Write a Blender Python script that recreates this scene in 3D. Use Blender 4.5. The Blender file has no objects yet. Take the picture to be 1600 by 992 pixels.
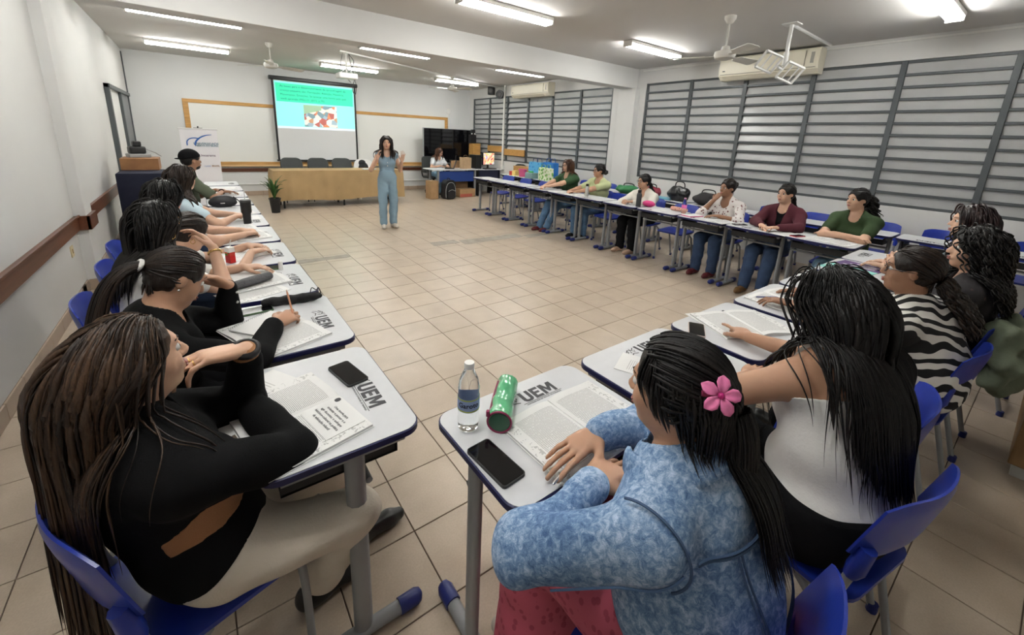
import bpy, bmesh, math, random
import numpy as np
from mathutils import Vector, Matrix
random.seed(7); NR = np.random.RandomState(11)
sc = bpy.context.scene
COL = sc.collection
PI = math.pi
# ------------------------------------------------------------------ camera, world, exposure
CAM_H = 1.62
CAM_F, CAM_CX, CAM_CY = 647.83, 800.0, 380.56          # focal length and principal point in pixels of the 1600x992 frame
_y, _p, _r = [math.radians(a) for a in (37.170, -14.195, 2.553)]
FWD = np.array([math.sin(_y)*math.cos(_p), math.cos(_y)*math.cos(_p), math.sin(_p)])
_R0 = np.array([math.cos(_y), -math.sin(_y), 0.0]); _U0 = np.cross(_R0, FWD)
RGT = math.cos(_r)*_R0 + math.sin(_r)*_U0
UPV = -math.sin(_r)*_R0 + math.cos(_r)*_U0
CPOS = np.array([0, 0, CAM_H])
cam = bpy.data.cameras.new('camera'); camo = bpy.data.objects.new('camera', cam); COL.objects.link(camo)
cam.sensor_fit = 'HORIZONTAL'; cam.sensor_width = 36.0; cam.lens = CAM_F/1600*36
cam.shift_y = -(496-CAM_CY)/1600.0
cam.clip_start = 0.05; cam.clip_end = 60
M4 = Matrix.Identity(4)
for i in range(3):
    M4[i][0], M4[i][1], M4[i][2], M4[i][3] = RGT[i], UPV[i], -FWD[i], CPOS[i]
camo.matrix_world = M4
sc.camera = camo
wd = bpy.data.worlds.new('world'); sc.world = wd; wd.use_nodes = True
wd.node_tree.nodes['Background'].inputs[0].default_value = (0.6, 0.63, 0.66, 1)
wd.node_tree.nodes['Background'].inputs[1].default_value = 0.05
sc.view_settings.view_transform = 'Standard'
try: sc.view_settings.look = 'None'
except Exception: pass
sc.view_settings.gamma = 1.0; sc.view_settings.use_curve_mapping = False
sc.view_settings.exposure = 1.28
TUBE_STRENGTH = 30.0

def ray(x, y): return FWD + (x-CAM_CX)/CAM_F*RGT - (y-CAM_CY)/CAM_F*UPV
def at_z(x, y, z=0.0):
    d = ray(x, y); return CPOS + d*(z-CAM_H)/d[2]
def at_x(x, y, X):
    d = ray(x, y); return CPOS + d*X/d[0]
def at_y(x, y, Y):
    d = ray(x, y); return CPOS + d*Y/d[1]
def to_px(p):
    p = np.asarray(p, float)-CPOS; d = p@FWD
    return CAM_CX+CAM_F*(p@RGT)/d, CAM_CY-CAM_F*(p@UPV)/d, d

# ------------------------------------------------------------------ materials
def lin(c):
    return tuple(((v/12.92) if v <= 0.04045 else ((v+0.055)/1.055)**2.4) for v in c)
def hexc(h): return lin(tuple(int(h[i:i+2], 16)/255 for i in (0, 2, 4)))
MATS = {}
def mat(name, col, rough=0.5, metal=0.0, var=0.0, vscale=8.0, bump=0.0, bscale=60.0, spec=0.5, emit=None, estr=0.0, alpha=None, trans=0.0, ior=1.45, stretch=None, sheen=0.0, coat=0.0, detail=4):
    """principled material: base colour with a little procedural mottling and fine relief"""
    if name in MATS: return MATS[name]
    if isinstance(col, str): col = hexc(col)
    m = bpy.data.materials.new(name); m.use_nodes = True
    nt = m.node_tree; b = nt.nodes['Principled BSDF']
    b.inputs['Base Color'].default_value = (*col, 1); b.inputs['Roughness'].default_value = rough
    b.inputs['Metallic'].default_value = metal; b.inputs['Specular IOR Level'].default_value = spec
    b.inputs['IOR'].default_value = ior
    if trans: b.inputs['Transmission Weight'].default_value = trans
    if sheen: b.inputs['Sheen Weight'].default_value = sheen
    if coat: b.inputs['Coat Weight'].default_value = coat
    if emit is not None:
        b.inputs['Emission Color'].default_value = (*emit, 1); b.inputs['Emission Strength'].default_value = estr
    if var or bump:
        tc = nt.nodes.new('ShaderNodeTexCoord'); mp = nt.nodes.new('ShaderNodeMapping')
        nt.links.new(tc.outputs['Object'], mp.inputs[0])
        if stretch: mp.inputs['Scale'].default_value = stretch
    if var:
        n = nt.nodes.new('ShaderNodeTexNoise'); n.inputs['Scale'].default_value = vscale; n.inputs['Detail'].default_value = detail
        nt.links.new(mp.outputs[0], n.inputs['Vector'])
        r = nt.nodes.new('ShaderNodeMapRange'); r.inputs[1].default_value = 0.3; r.inputs[2].default_value = 0.7
        r.inputs[3].default_value = 1-var; r.inputs[4].default_value = 1+var
        nt.links.new(n.outputs[0], r.inputs[0])
        mx = nt.nodes.new('ShaderNodeVectorMath'); mx.operation = 'SCALE'; mx.inputs[0].default_value = col
        nt.links.new(r.outputs[0], mx.inputs['Scale']); nt.links.new(mx.outputs[0], b.inputs['Base Color'])
    if bump:
        n2 = nt.nodes.new('ShaderNodeTexNoise'); n2.inputs['Scale'].default_value = bscale; n2.inputs['Detail'].default_value = 3
        nt.links.new(mp.outputs[0], n2.inputs['Vector'])
        bp = nt.nodes.new('ShaderNodeBump'); bp.inputs['Strength'].default_value = bump; bp.inputs['Distance'].default_value = 0.01
        nt.links.new(n2.outputs[0], bp.inputs['Height']); nt.links.new(bp.outputs[0], b.inputs['Normal'])
    MATS[name] = m
    return m
def nodes_of(m): return m.node_tree, m.node_tree.nodes['Principled BSDF']

# ------------------------------------------------------------------ mesh building
class MB:
    """collects shapes in plain lists; build() links them as ONE mesh object"""
    def __init__(s): s.v = []; s.f = []; s.mi = []; s.uv = None; s.cm = 0
    def add(s, vs, fs, mi=None):
        o = len(s.v); s.v.extend([tuple(map(float, p)) for p in vs]); s.f.extend([tuple(o+i for i in f) for f in fs])
        s.mi.extend([s.cm if mi is None else mi]*len(fs)); return s
    def box(s, lo, hi, ch=0.0, mi=None):
        (x0, y0, z0), (x1, y1, z1) = lo, hi
        ch = min(ch, (x1-x0)*.45, (y1-y0)*.45, (z1-z0)*.45)
        if ch <= 0:
            vs = [(x, y, z) for z in (z0, z1) for y in (y0, y1) for x in (x0, x1)]
            fs = [(0, 2, 3, 1), (4, 5, 7, 6), (0, 1, 5, 4), (2, 6, 7, 3), (0, 4, 6, 2), (1, 3, 7, 5)]
            return s.add(vs, fs, mi)
        bm = bmesh.new(); bmesh.ops.create_cube(bm, size=1)
        for v in bm.verts:
            v.co = ((x0+x1)/2+v.co.x*(x1-x0), (y0+y1)/2+v.co.y*(y1-y0), (z0+z1)/2+v.co.z*(z1-z0))
        bmesh.ops.bevel(bm, geom=bm.edges[:], offset=ch, segments=1 if ch < .004 else 2, profile=.5, affect='EDGES')
        bm.verts.index_update()
        s.add([v.co[:] for v in bm.verts], [[v.index for v in f.verts] for f in bm.faces], mi); bm.free(); return s
    def tube(s, pts, r, n=8, caps=True, mi=None, flat=1.0, up=None):
        P = np.array(pts, float); k = len(P)
        R = np.full(k, r) if np.isscalar(r) else np.array(r, float)
        T = np.gradient(P, axis=0); T /= np.linalg.norm(T, axis=1)[:, None]+1e-12
        u = np.array(up, float) if up is not None else (np.array([0, 0, 1.]) if abs(T[0][2]) < .9 else np.array([1., 0, 0]))
        vs = []
        for i in range(k):
            u = u-T[i]*(u@T[i]); u /= np.linalg.norm(u)+1e-12; w = np.cross(T[i], u)
            for j in range(n):
                a = 2*PI*j/n; vs.append(P[i]+R[i]*(math.cos(a)*u*flat+math.sin(a)*w))
        fs = [(i*n+j, i*n+(j+1) % n, (i+1)*n+(j+1) % n, (i+1)*n+j) for i in range(k-1) for j in range(n)]
        if caps: fs += [tuple(range(n))[::-1], tuple((k-1)*n+j for j in range(n))]
        return s.add(vs, fs, mi)
    def lathe(s, prof, c=(0, 0, 0), n=24, mi=None, closed=False):
        vs = []; fs = []; k = len(prof)
        for r, z in prof:
            for j in range(n):
                a = 2*PI*j/n; vs.append((c[0]+r*math.cos(a), c[1]+r*math.sin(a), c[2]+z))
        fs = [(i*n+j, i*n+(j+1) % n, (i+1)*n+(j+1) % n, (i+1)*n+j) for i in range(k-1) for j in range(n)]
        if not closed:
            if prof[0][0] > 1e-6: fs.append(tuple(range(n))[::-1])
            if prof[-1][0] > 1e-6: fs.append(tuple((k-1)*n+j for j in range(n)))
        return s.add(vs, fs, mi)
    def prism(s, out, z0, z1, mi=None, axis='z'):
        n = len(out)
        def P(a, b, c): return (a, b, c) if axis == 'z' else ((c, a, b) if axis == 'x' else (a, c, b))
        vs = [P(a, b, z0) for a, b in out]+[P(a, b, z1) for a, b in out]
        fs = [tuple(range(n))[::-1], tuple(range(n, 2*n))]+[(i, (i+1) % n, n+(i+1) % n, n+i) for i in range(n)]
        return s.add(vs, fs, mi)
    def sphere(s, c, r, n=16, m=10, mi=None):
        r = (r, r, r) if np.isscalar(r) else r
        vs = [(c[0], c[1], c[2]-r[2])]; fs = []
        for i in range(1, m):
            t = PI*i/m-PI/2
            for j in range(n):
                a = 2*PI*j/n; vs.append((c[0]+r[0]*math.cos(t)*math.cos(a), c[1]+r[1]*math.cos(t)*math.sin(a), c[2]+r[2]*math.sin(t)))
        vs.append((c[0], c[1], c[2]+r[2])); L = len(vs)-1
        for j in range(n):
            fs.append((0, 1+(j+1) % n, 1+j)); fs.append((L, L-n+j, L-n+(j+1) % n))
        for i in range(m-2):
            for j in range(n): fs.append((1+i*n+j, 1+i*n+(j+1) % n, 1+(i+1)*n+(j+1) % n, 1+(i+1)*n+j))
        return s.add(vs, fs, mi)
    def build(s, name, mats, parent=None, smooth=None, loc=None):
        me = bpy.data.meshes.new(name); me.from_pydata(s.v, [], s.f)
        mats = mats if isinstance(mats, (list, tuple)) else [mats]
        for m in mats: me.materials.append(m)
        if len(mats) > 1: me.polygons.foreach_set('material_index', s.mi)
        return link(name, me, parent, smooth, loc)
def link(name, me, parent=None, smooth=None, loc=None):
    if smooth is not None:
        me.polygons.foreach_set('use_smooth', [True]*len(me.polygons))
        if smooth < 180: 
            try: me.set_sharp_from_angle(angle=math.radians(smooth))
            except Exception: pass
    me.update()
    o = bpy.data.objects.new(name, me); COL.objects.link(o)
    if parent is not None: o.parent = parent
    if loc is not None: o.location = loc
    return o
def mesh_np(name, V, Fq, mats, parent=None, smooth=180, origin=(0, 0, 0)):
    """fast mesh from numpy vertices and quads/triangles arrays"""
    V = np.asarray(V, np.float32)-np.asarray(origin, np.float32)
    me = bpy.data.meshes.new(name); Fq = np.asarray(Fq, np.int32); n, k = Fq.shape
    me.vertices.add(len(V)); me.vertices.foreach_set('co', V.ravel())
    me.loops.add(n*k); me.loops.foreach_set('vertex_index', Fq.ravel())
    me.polygons.add(n); me.polygons.foreach_set('loop_start', np.arange(0, n*k, k, dtype=np.int32))
    try: me.polygons.foreach_set('loop_total', np.full(n, k, dtype=np.int32))
    except Exception: pass
    me.update(calc_edges=True); me.validate()
    for m in (mats if isinstance(mats, (list, tuple)) else [mats]): me.materials.append(m)
    return link(name, me, parent, smooth)
def thing(name, label, cat, loc=(0, 0, 0), rz=0.0, group=None):
    o = bpy.data.objects.new(name, None); COL.objects.link(o); o.empty_display_size = .1
    o.location = loc; o.rotation_euler = (0, 0, rz); return tag(o, label, cat, group)
def tag(o, label, cat, group=None):
    o['label'] = label; o['category'] = cat
    if group: o['group'] = group
    return o
def struct(o, label=None, cat=None):
    o['kind'] = 'structure'
    if label: o['label'] = label
    if cat: o['category'] = cat
    return o
def dup(root, loc=None, rz=None, label=None, group=None):
    r = root.copy(); COL.objects.link(r)
    if loc is not None: r.location = loc
    if rz is not None: r.rotation_euler = (0, 0, rz)
    if label: r['label'] = label
    if group: r['group'] = group
    for ch in list(root.children):
        c = ch.copy(); COL.objects.link(c); c.parent = r
        for g in list(ch.children):
            d = g.copy(); COL.objects.link(d); d.parent = c
    return r
def text_mesh(txt, size, ext=0.0004, bold=0.0, align='CENTER', spacing=1.0, linesp=1.0):
    cu = bpy.data.curves.new('txt', 'FONT'); cu.body = txt; cu.size = size; cu.extrude = ext; cu.align_x = align; cu.align_y = 'CENTER'
    cu.space_character = spacing; cu.space_line = linesp; cu.offset = bold; cu.resolution_u = 3
    o = bpy.data.objects.new('txt', cu); COL.objects.link(o)
    dg = bpy.context.evaluated_depsgraph_get(); me = bpy.data.meshes.new_from_object(o.evaluated_get(dg))
    bpy.data.objects.remove(o); return me
def text_part(name, txt, size, m, parent, loc, rot=(0, 0, 0), **k):
    me = text_mesh(txt, size, **k); me.materials.clear(); me.materials.append(m)
    o = link(name, me, parent); o.location = loc; o.rotation_euler = rot; return o
def round_rect(x0, y0, x1, y1, r, n=6):
    out = []
    for cx, cy, a0 in ((x1-r, y1-r, 0), (x0+r, y1-r, 90), (x0+r, y0+r, 180), (x1-r, y0+r, 270)):
        for i in range(n+1):
            a = math.radians(a0+90*i/n); out.append((cx+r*math.cos(a), cy+r*math.sin(a)))
    return out
def bez(p0, p1, p2, n=8):
    p0, p1, p2 = map(np.array, (p0, p1, p2)); t = np.linspace(0, 1, n)[:, None]
    return ((1-t)**2*p0+2*t*(1-t)*p1+t*t*p2).tolist()
def smooth_path(pts, n=6):
    """Catmull-Rom through points"""
    P = np.array(pts, float); P = np.vstack([2*P[0]-P[1], P, 2*P[-1]-P[-2]]); out = []
    for i in range(1, len(P)-2):
        for t in np.linspace(0, 1, n, endpoint=False):
            a, b, c, d = P[i-1:i+3]
            out.append(.5*((2*b)+(-a+c)*t+(2*a-5*b+4*c-d)*t*t+(-a+3*b-3*c+d)*t**3))
    out.append(P[-2]); return np.array(out)
# ------------------------------------------------------------------ the room
XL, XR, YB, YF, ZC = -1.0, 7.1, 11.9, -2.6, 3.03
m_wall = mat('wall paint', (.62, .62, .605), .75, var=.03, vscale=1.2, bump=.05, bscale=90)
m_wallb = mat('back wall paint', (.63, .64, .63), .75, var=.025, vscale=1.0, bump=.05, bscale=90)
m_ceil = mat('ceiling paint', (.60, .59, .57), .85, var=.04, vscale=.7, bump=.04, bscale=70)
m_dark = mat('dark grey metal paint', (.075, .085, .09), .45, metal=.1, bump=.04, bscale=120)
m_slat = mat('grey painted pane', (.43, .44, .44), .30, var=.05, vscale=3)
m_grout = mat('floor grout', (.14, .10, .075), .9, var=.15, vscale=6)
m_cement = mat('bare cement', (.33, .30, .25), .9, var=.18, vscale=9, bump=.3, bscale=60)
m_wood_rail = mat('varnished brown wood', (.125, .045, .022), .35, var=.25, vscale=3, stretch=(14, 1.2, 14), bump=.05, bscale=30)
m_yellow_wood = mat('honey wood', (.46, .25, .075), .45, var=.18, vscale=3, stretch=(1.5, 12, 12))
m_white = mat('white enamel', (.78, .78, .76), .4)
m_black = mat('black plastic', (.012, .012, .013), .4)
m_pvc = mat('white conduit plastic', (.72, .72, .69), .5)
def tile_mat():
    m = mat('beige floor tile', (.50, .40, .30), .28, spec=.5)
    nt, b = nodes_of(m)
    oi = nt.nodes.new('ShaderNodeObjectInfo'); geo = nt.nodes.new('ShaderNodeNewGeometry'); tc = nt.nodes.new('ShaderNodeTexCoord')
    n1 = nt.nodes.new('ShaderNodeTexNoise'); n1.inputs['Scale'].default_value = 5.0; n1.inputs['Detail'].default_value = 5
    n2 = nt.nodes.new('ShaderNodeTexNoise'); n2.inputs['Scale'].default_value = 130; n2.inputs['Detail'].default_value = 2
    nt.links.new(geo.outputs['Position'], n1.inputs['Vector']); nt.links.new(geo.outputs['Position'], n2.inputs['Vector'])
    cr = nt.nodes.new('ShaderNodeValToRGB'); e = cr.color_ramp.elements
    e[0].position = .3; e[0].color = (.425, .345, .262, 1); e[1].position = .7; e[1].color = (.50, .415, .325, 1)
    nt.links.new(n1.outputs[0], cr.inputs[0])
    mr = nt.nodes.new('ShaderNodeMapRange'); mr.inputs[3].default_value = .95; mr.inputs[4].default_value = 1.05
    nt.links.new(oi.outputs['Random'], mr.inputs[0])
    mr2 = nt.nodes.new('ShaderNodeMapRange'); mr2.inputs[1].default_value = .3; mr2.inputs[2].default_value = .7; mr2.inputs[3].default_value = .95; mr2.inputs[4].default_value = 1.05
    nt.links.new(n2.outputs[0], mr2.inputs[0])
    mu = nt.nodes.new('ShaderNodeMath'); mu.operation = 'MULTIPLY'; nt.links.new(mr.outputs[0], mu.inputs[0]); nt.links.new(mr2.outputs[0], mu.inputs[1])
    sc_ = nt.nodes.new('ShaderNodeVectorMath'); sc_.operation = 'SCALE'; nt.links.new(cr.outputs[0], sc_.inputs[0]); nt.links.new(mu.outputs[0], sc_.inputs['Scale'])
    nt.links.new(sc_.outputs[0], b.inputs['Base Color'])
    rr = nt.nodes.new('ShaderNodeMapRange'); rr.inputs[3].default_value = .24; rr.inputs[4].default_value = .42
    nt.links.new(n1.outputs[0], rr.inputs[0]); nt.links.new(rr.outputs[0], b.inputs['Roughness'])
    return m
m_tile = tile_mat()
# floor: a recessed grout bed with every tile laid on it
floor = struct(MB().box((XL-.1, YF-.1, -.12), (XR+.1, YB+.1, -.006)).build('floor', m_grout), 'floor of square beige tiles with dark grout joints', 'floor')
TS = .31411; OX, OY = 1.1858, 2.2691
tm = bpy.data.meshes.new('tile'); g = .0022; hw = TS/2-g
bmm = MB().box((-hw, -hw, -.008), (hw, hw, 0), .0015)
tm.from_pydata(bmm.v, [], bmm.f); tm.materials.append(m_tile); tm.update()
strips = [(.86, 5.50, 1.5, 5.66), (2.72, 5.52, 3.18, 5.74), (3.19, 5.40, 4.36, 5.66), (4.37, 5.32, 5.45, 5.50)]   # bare cement where an old wall stood
def in_strip(x, y):
    return any(a-hw < x < c+hw and b-.02 < y < d+.02 for a, b, c, d in strips)
cells = []
for i in range(int((XL-OX)/TS)-1, int((XR-OX)/TS)+2):
    for j in range(int((YF-OY)/TS)-1, int((YB-OY)/TS)+2):
        x0, x1 = max(OX+i*TS+g, XL), min(OX+(i+1)*TS-g, XR); y0, y1 = max(OY+j*TS+g, YF), min(OY+(j+1)*TS-g, YB)
        if x1-x0 < .02 or y1-y0 < .02: continue
        cx, cy = (x0+x1)/2, (y0+y1)/2
        u, v, d = to_px((cx, cy, 0))
        vis = d > .2 and -60 < u < 1660 and -20 < v < 1050
        full = (x1-x0 > 2*hw-.001) and (y1-y0 > 2*hw-.001)
        cells.append((d if (vis and full) else 1e3+d, x0, y0, x1, y1, vis))
cells.sort(key=lambda c: c[0])
rest = MB()
for k, (d, x0, y0, x1, y1, vis) in enumerate(cells):
    if k < 300 and d < 1e3:
        o = bpy.data.objects.new('tile', tm); COL.objects.link(o); o.parent = floor; o.location = ((x0+x1)/2, (y0+y1)/2, random.uniform(-.0006, 0))
    else:
        rest.box((x0, y0, -.008), (x1, y1, -.0003))
o = rest.build('tile_field', m_tile, floor); o['kind'] = 'stuff'
for a, b, c, d in strips:
    pts = [(a, b+.01), (a+.04, b-.01), ((a+c)/2, b+.012), (c-.05, b), (c, b+.02), (c-.02, d), ((a+c)/2, d-.015), (a+.03, d+.005)]
    MB().prism(pts, -.008, .0012).build('cement_patch', m_cement, floor)
# walls, ceiling, beam
struct(MB().box((XL-.15, YF-.15, -.12), (XL, YB+.15, ZC+.1)).build('wall_left', m_wall), 'white painted wall with brown wooden chair rail', 'wall')
struct(MB().box((XL-.15, YB, -.12), (XR+.15, YB+.15, ZC+.1)).build('wall_back', m_wallb), 'white painted wall behind the whiteboard', 'wall')
struct(MB().box((XL-.15, YF-.15, -.12), (XR+.15, YF, ZC+.1)).build('wall_front', m_wall), 'white wall opposite the whiteboard', 'wall')
struct(MB().box((XL-.15, YF-.15, ZC), (XR+.15, YB+.15, ZC+.12)).build('ceiling', m_ceil), 'off-white plastered ceiling', 'ceiling')
W2 = [5.30, 4.37, 3.44, 2.51, 1.555, .62, -.31]; W1 = [11.67, 10.77, 9.87, 8.95, 8.00, 7.05, 6.11]
ZW0, ZW1 = .985, 2.755
wr = MB()      # right wall with two window openings
T = .22
for (y0, y1, z0, z1) in ((YF, W2[-1], -.12, ZC), (W2[-1], W2[0], -.12, ZW0), (W2[-1], W2[0], ZW1, ZC), (W2[0], W1[-1], -.12, ZC), (W1[-1], W1[0], -.12, ZW0), (W1[-1], W1[0], ZW1, ZC), (W1[0], YB, -.12, ZC)):
    wr.box((XR, y0, z0), (XR+T, y1, z1))
struct(wr.build('wall_right', m_wall), 'white painted wall with two long louvred windows', 'wall')
struct(MB().box((XL, 5.51, 2.67), (XR, 5.81, ZC+.01), .006).build('trim_1', m_wall), 'white concrete ceiling beam crossing the room', 'beam')
struct(MB().box((XR-.13, 5.44, 0), (XR+.05, 5.86, 2.68), .006).build('trim_2', m_wall), 'white pillar between the two louvred windows', 'pillar')
struct(MB().box((XL-.05, 5.53, 0), (XL+.085, 5.82, 2.68), .006).build('trim_3', m_wall), 'white pilaster on the wall with the chair rail', 'pilaster')
# chair rails
rl = MB()
rl.box((XL, YF, .60), (XL+.03, 5.53, .735), .005); rl.box((XL+.03, YF, .725), (XL+.045, 5.53, .745), .004)
rl.box((XL, 5.50, .60), (XL+.115, 5.53, .735), .005); rl.box((XL+.085, 5.50, .60), (XL+.115, 5.85, .735), .005); rl.box((XL, 5.82, .60), (XL+.115, 5.85, .735), .005)
rl.box((XL, 5.85, .60), (XL+.03, 8.86, .735), .005)
struct(rl.build('trim_4', m_wood_rail), 'brown wooden chair rail stepping around the pilaster', 'rail')
bb = MB(); bb.box((XL+1.2, YB-.03, .575), (XR-.1, YB, .655), .005)
struct(bb.build('trim_5', m_wood_rail), 'dark wooden chair rail under the whiteboard', 'rail')
m_skirt = mat('skirting tile', (.40, .31, .235), .4, var=.06, vscale=6)
bl = struct(MB().box((XL, YF, 0), (XL+.004, YB, .104)).build('baseboard_left', m_grout), 'beige tile skirting along the chair rail wall', 'baseboard')
y = -0.9
while y < 8.8:
    y1 = min(y+.311, 8.8)
    if not (5.24 < y < 5.83): MB().box((XL+.003, y+.0015, .002), (XL+.014, y1-.0015, .105), .001).build('skirting_tile', m_skirt, bl)
    y += .3141
for lo, hi in (((XL+.003, 5.24, .002), (XL+.014, 5.518, .105)), ((XL+.015, 5.518, .002), (XL+.085, 5.53, .105)), ((XL+.085, 5.52, .002), (XL+.097, 5.83, .105)), ((XL+.015, 5.82, .002), (XL+.085, 5.832, .105))):
    MB().box(lo, hi, .001).build('skirting_tile', m_skirt, bl)
bk = struct(MB().box((XL, YB-.004, 0), (XR, YB, .104)).build('baseboard_back', m_grout), 'beige tile skirting under the whiteboard wall', 'baseboard')
x = XL+.02
while x < XR-.02:
    MB().box((x+.0015, YB-.014, .002), (min(x+.311, XR), YB-.003, .105)).build('skirting_tile', m_skirt, bk); x += .3141
# louvred windows: frame, mullions, and every tilted pane a part
slat_meshes = {}
def pane(w, h):
    k = (round(w, 3), round(h, 3))
    if k not in slat_meshes:
        b = MB(); b.box((-.004, -w/2, -h/2), (.004, w/2, h/2), .0012)
        me = bpy.data.meshes.new('pane'); me.from_pydata(b.v, [], b.f); me.materials.append(m_slat); me.update(); slat_meshes[k] = me
    return slat_meshes[k]
def window(name, ys, label):
    ya, yb = ys[-1], ys[0]
    fr = MB(); X = XR+.02
    fr.box((X, ya, ZW0), (X+.06, yb, ZW0+.035), .003); fr.box((X, ya, ZW1-.035), (X+.06, yb, ZW1), .003)
    for i, y in enumerate(ys):
        w = .03 if 0 < i < len(ys)-1 else .02
        yy = min(max(y, ya+w), yb-w); fr.box((X-.012, yy-w, ZW0), (X+.06, yy+w, ZW1), .003)
    root = struct(fr.build(name, m_dark), label, 'window')
    n = 12; hh = (ZW1-ZW0-.05)/n
    dim = {(2, 2), (3, 2), (4, 2), (5, 2), (6, 2), (7, 2), (8, 2)}
    for c in range(len(ys)-1):
        y1, y0 = ys[c]-.03, ys[c+1]+.03; w = y1-y0
        for r in range(n):
            zc = ZW1-.025-hh*(r+.5)
            o = bpy.data.objects.new('pane', pane(w, hh-.012)); COL.objects.link(o); o.parent = root
            o.location = (X+.026, (y0+y1)/2, zc); o.rotation_euler = (0, math.radians(16 if (c == 2 and 0 < r < 10) else random.choice([-7, -8, -6, -9])), 0)
            if r:
                key = ('bar', round(w, 3))
                if key not in slat_meshes:
                    b2 = MB(); b2.box((-.008, -w/2, -.016), (.05, w/2, .016), .003); me = bpy.data.meshes.new('louvre_bar'); me.from_pydata(b2.v, [], b2.f); me.materials.append(m_dark); me.update(); slat_meshes[key] = me
                q = bpy.data.objects.new('louvre_bar', slat_meshes[key]); COL.objects.link(q); q.parent = root; q.location = (X, (y0+y1)/2, zc+hh/2)
    MB().box((X+.07, ya, ZW0), (X+.08, yb, ZW1)).build('outer_screen', m_slat, root)
    return root
window('window_1', W1, 'long grey louvred window beyond the pillar, behind the shopping bags')
window('window_2', W2, 'long grey louvred window under the wall air conditioner with the empty bracket')
MB_lever = None
# sliding door on the left wall
m_leaf = mat('grey door leaf', (.20, .21, .215), .5, var=.05, vscale=3)
dr = MB()
for y in (8.92, 10.22): dr.box((XL, y-.05, 0), (XL+.06, y+.05, 2.16), .004)
dr.box((XL, 11.44, 0), (XL+.05, 11.48, 2.16), .004); dr.box((XL, 8.87, 2.10), (XL+.07, 11.48, 2.16), .004)
door = struct(dr.build('door_1', m_dark), 'grey metal framed door on the chair rail wall', 'door')
MB().box((XL+.002, 8.97, .01), (XL+.02, 10.17, 2.1)).build('door_panel', m_white, door)
lf = MB().box((XL+.005, 10.27, .01), (XL+.03, 11.44, 2.1), .003).build('door_leaf', m_leaf, door)
hd = MB(); hd.tube([(XL+.03, 11.30, .95), (XL+.08, 11.30, .97), (XL+.08, 11.30, 1.13), (XL+.03, 11.30, 1.15)], .011, 8); hd.build('door_handle', mat('steel', (.5, .5, .5), .3, metal=1), lf, smooth=50)
# conduits
cd = MB(); cd.box((XL+.02, YB-.028, .262), (XR-1.4, YB, .285), .003); struct(cd.build('trim_6', m_pvc), 'white cable duct low on the whiteboard wall', 'conduit')
cd = MB(); cd.box((XL, 11.83, 1.9), (XL+.02, 11.86, ZC-.06), .002); struct(cd.build('trim_7', m_dark), 'thin grey pipe in the corner above the door', 'pipe')
cd = MB(); cd.tube([(XR-.04, 9.95, .80), (XR-.04, 9.95, ZC)], .03, 10); cd.box((XR-.06, 9.9, .74), (XR-.0, 10., .86), .005); struct(cd.build('trim_8', m_pvc, smooth=50), 'cream pipe standing in front of the louvred window', 'pipe')
cd = MB(); cd.box((XR-.018, YF, 2.975), (XR, 5.4, 3.0), .003); struct(cd.build('trim_9', m_pvc), 'white cable duct along the ceiling above the louvred window', 'conduit')
cd = MB(); cd.box((6.33, YB-.02, 1.1), (6.36, YB, 2.28), .003); cd.box((6.28, YB-.03, 2.28), (6.40, YB, 2.42), .006); struct(cd.build('trim_10', m_pvc), 'white duct and box on the wall above the black display', 'conduit')
p0 = at_z(530, 78, ZC); p1 = at_z(795, 140, ZC)
cd = MB(); d = np.array([p1[0]-p0[0], p1[1]-p0[1], 0]); L = np.linalg.norm(d); d /= L; nrm = np.array([-d[1], d[0], 0])*.02
cd.add([p0-nrm, p0+nrm, p0+d*L+nrm, p0+d*L-nrm, p0-nrm-[0, 0, .025], p0+nrm-[0, 0, .025], p0+d*L+nrm-[0, 0, .025], p0+d*L-nrm-[0, 0, .025]], [(0, 1, 2, 3), (7, 6, 5, 4), (0, 4, 5, 1), (1, 5, 6, 2), (2, 6, 7, 3), (3, 7, 4, 0)])
struct(cd.build('trim_11', m_pvc), 'white cable duct on the ceiling running to the projector', 'conduit')
so = MB().box((XL, 5.16, .42), (XL+.008, 5.25, .52), .003).build('wall_socket', mat('aged ivory plastic', (.60, .50, .30), .5)); tag(so, 'yellowed wall socket below the brown chair rail', 'socket')
MB().box((XL+.007, 5.195, .45), (XL+.011, 5.215, .49), .002).build('socket_face', mat('socket brown', (.25, .17, .07), .5), so)
# fluorescent fittings
m_tube = mat('lit fluorescent tube', (.9, .9, .88), .4, emit=(1.0, .995, .965), estr=TUBE_STRENGTH)
m_fit = mat('white lamp housing', (.75, .74, .70), .45)
def lamp():
    t = thing('ceiling_light', '', 'ceiling light')
    b = MB(); b.box((0, -.075, -.045), (1.25, .075, 0), .008); b.build('housing', m_fit, t)
    for x0 in (.0, 1.225):
        b = MB(); b.box((x0, -.07, -.085), (x0+.025, .07, -.04), .004); b.build('lamp_holder', m_fit, t)
    for s in (-1, 1):
        b = MB(); b.tube([(.025, s*.042, -.068), (1.225, s*.042, -.068)], .016, 10); b.build('tube', m_tube, t, smooth=50)
    return t
lamp0 = lamp(); first = True
rows = [(10.12, 'nearest the whiteboard'), (7.42, 'just beyond the ceiling beam'), (4.15, 'just before the ceiling beam'), (1.07, 'farthest from the whiteboard')]
cols = [(-.53, 'by the door wall'), (2.32, 'mid-room'), (5.02, 'by the windows')]
for y, rl_ in rows:
    for x, cl_ in cols:
        o = lamp0 if first else dup(lamp0); first = False
        o.location = (x, y, ZC); o['label'] = 'twin-tube fluorescent light '+rl_+', '+cl_; o['group'] = 'fluorescent ceiling lights'
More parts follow.
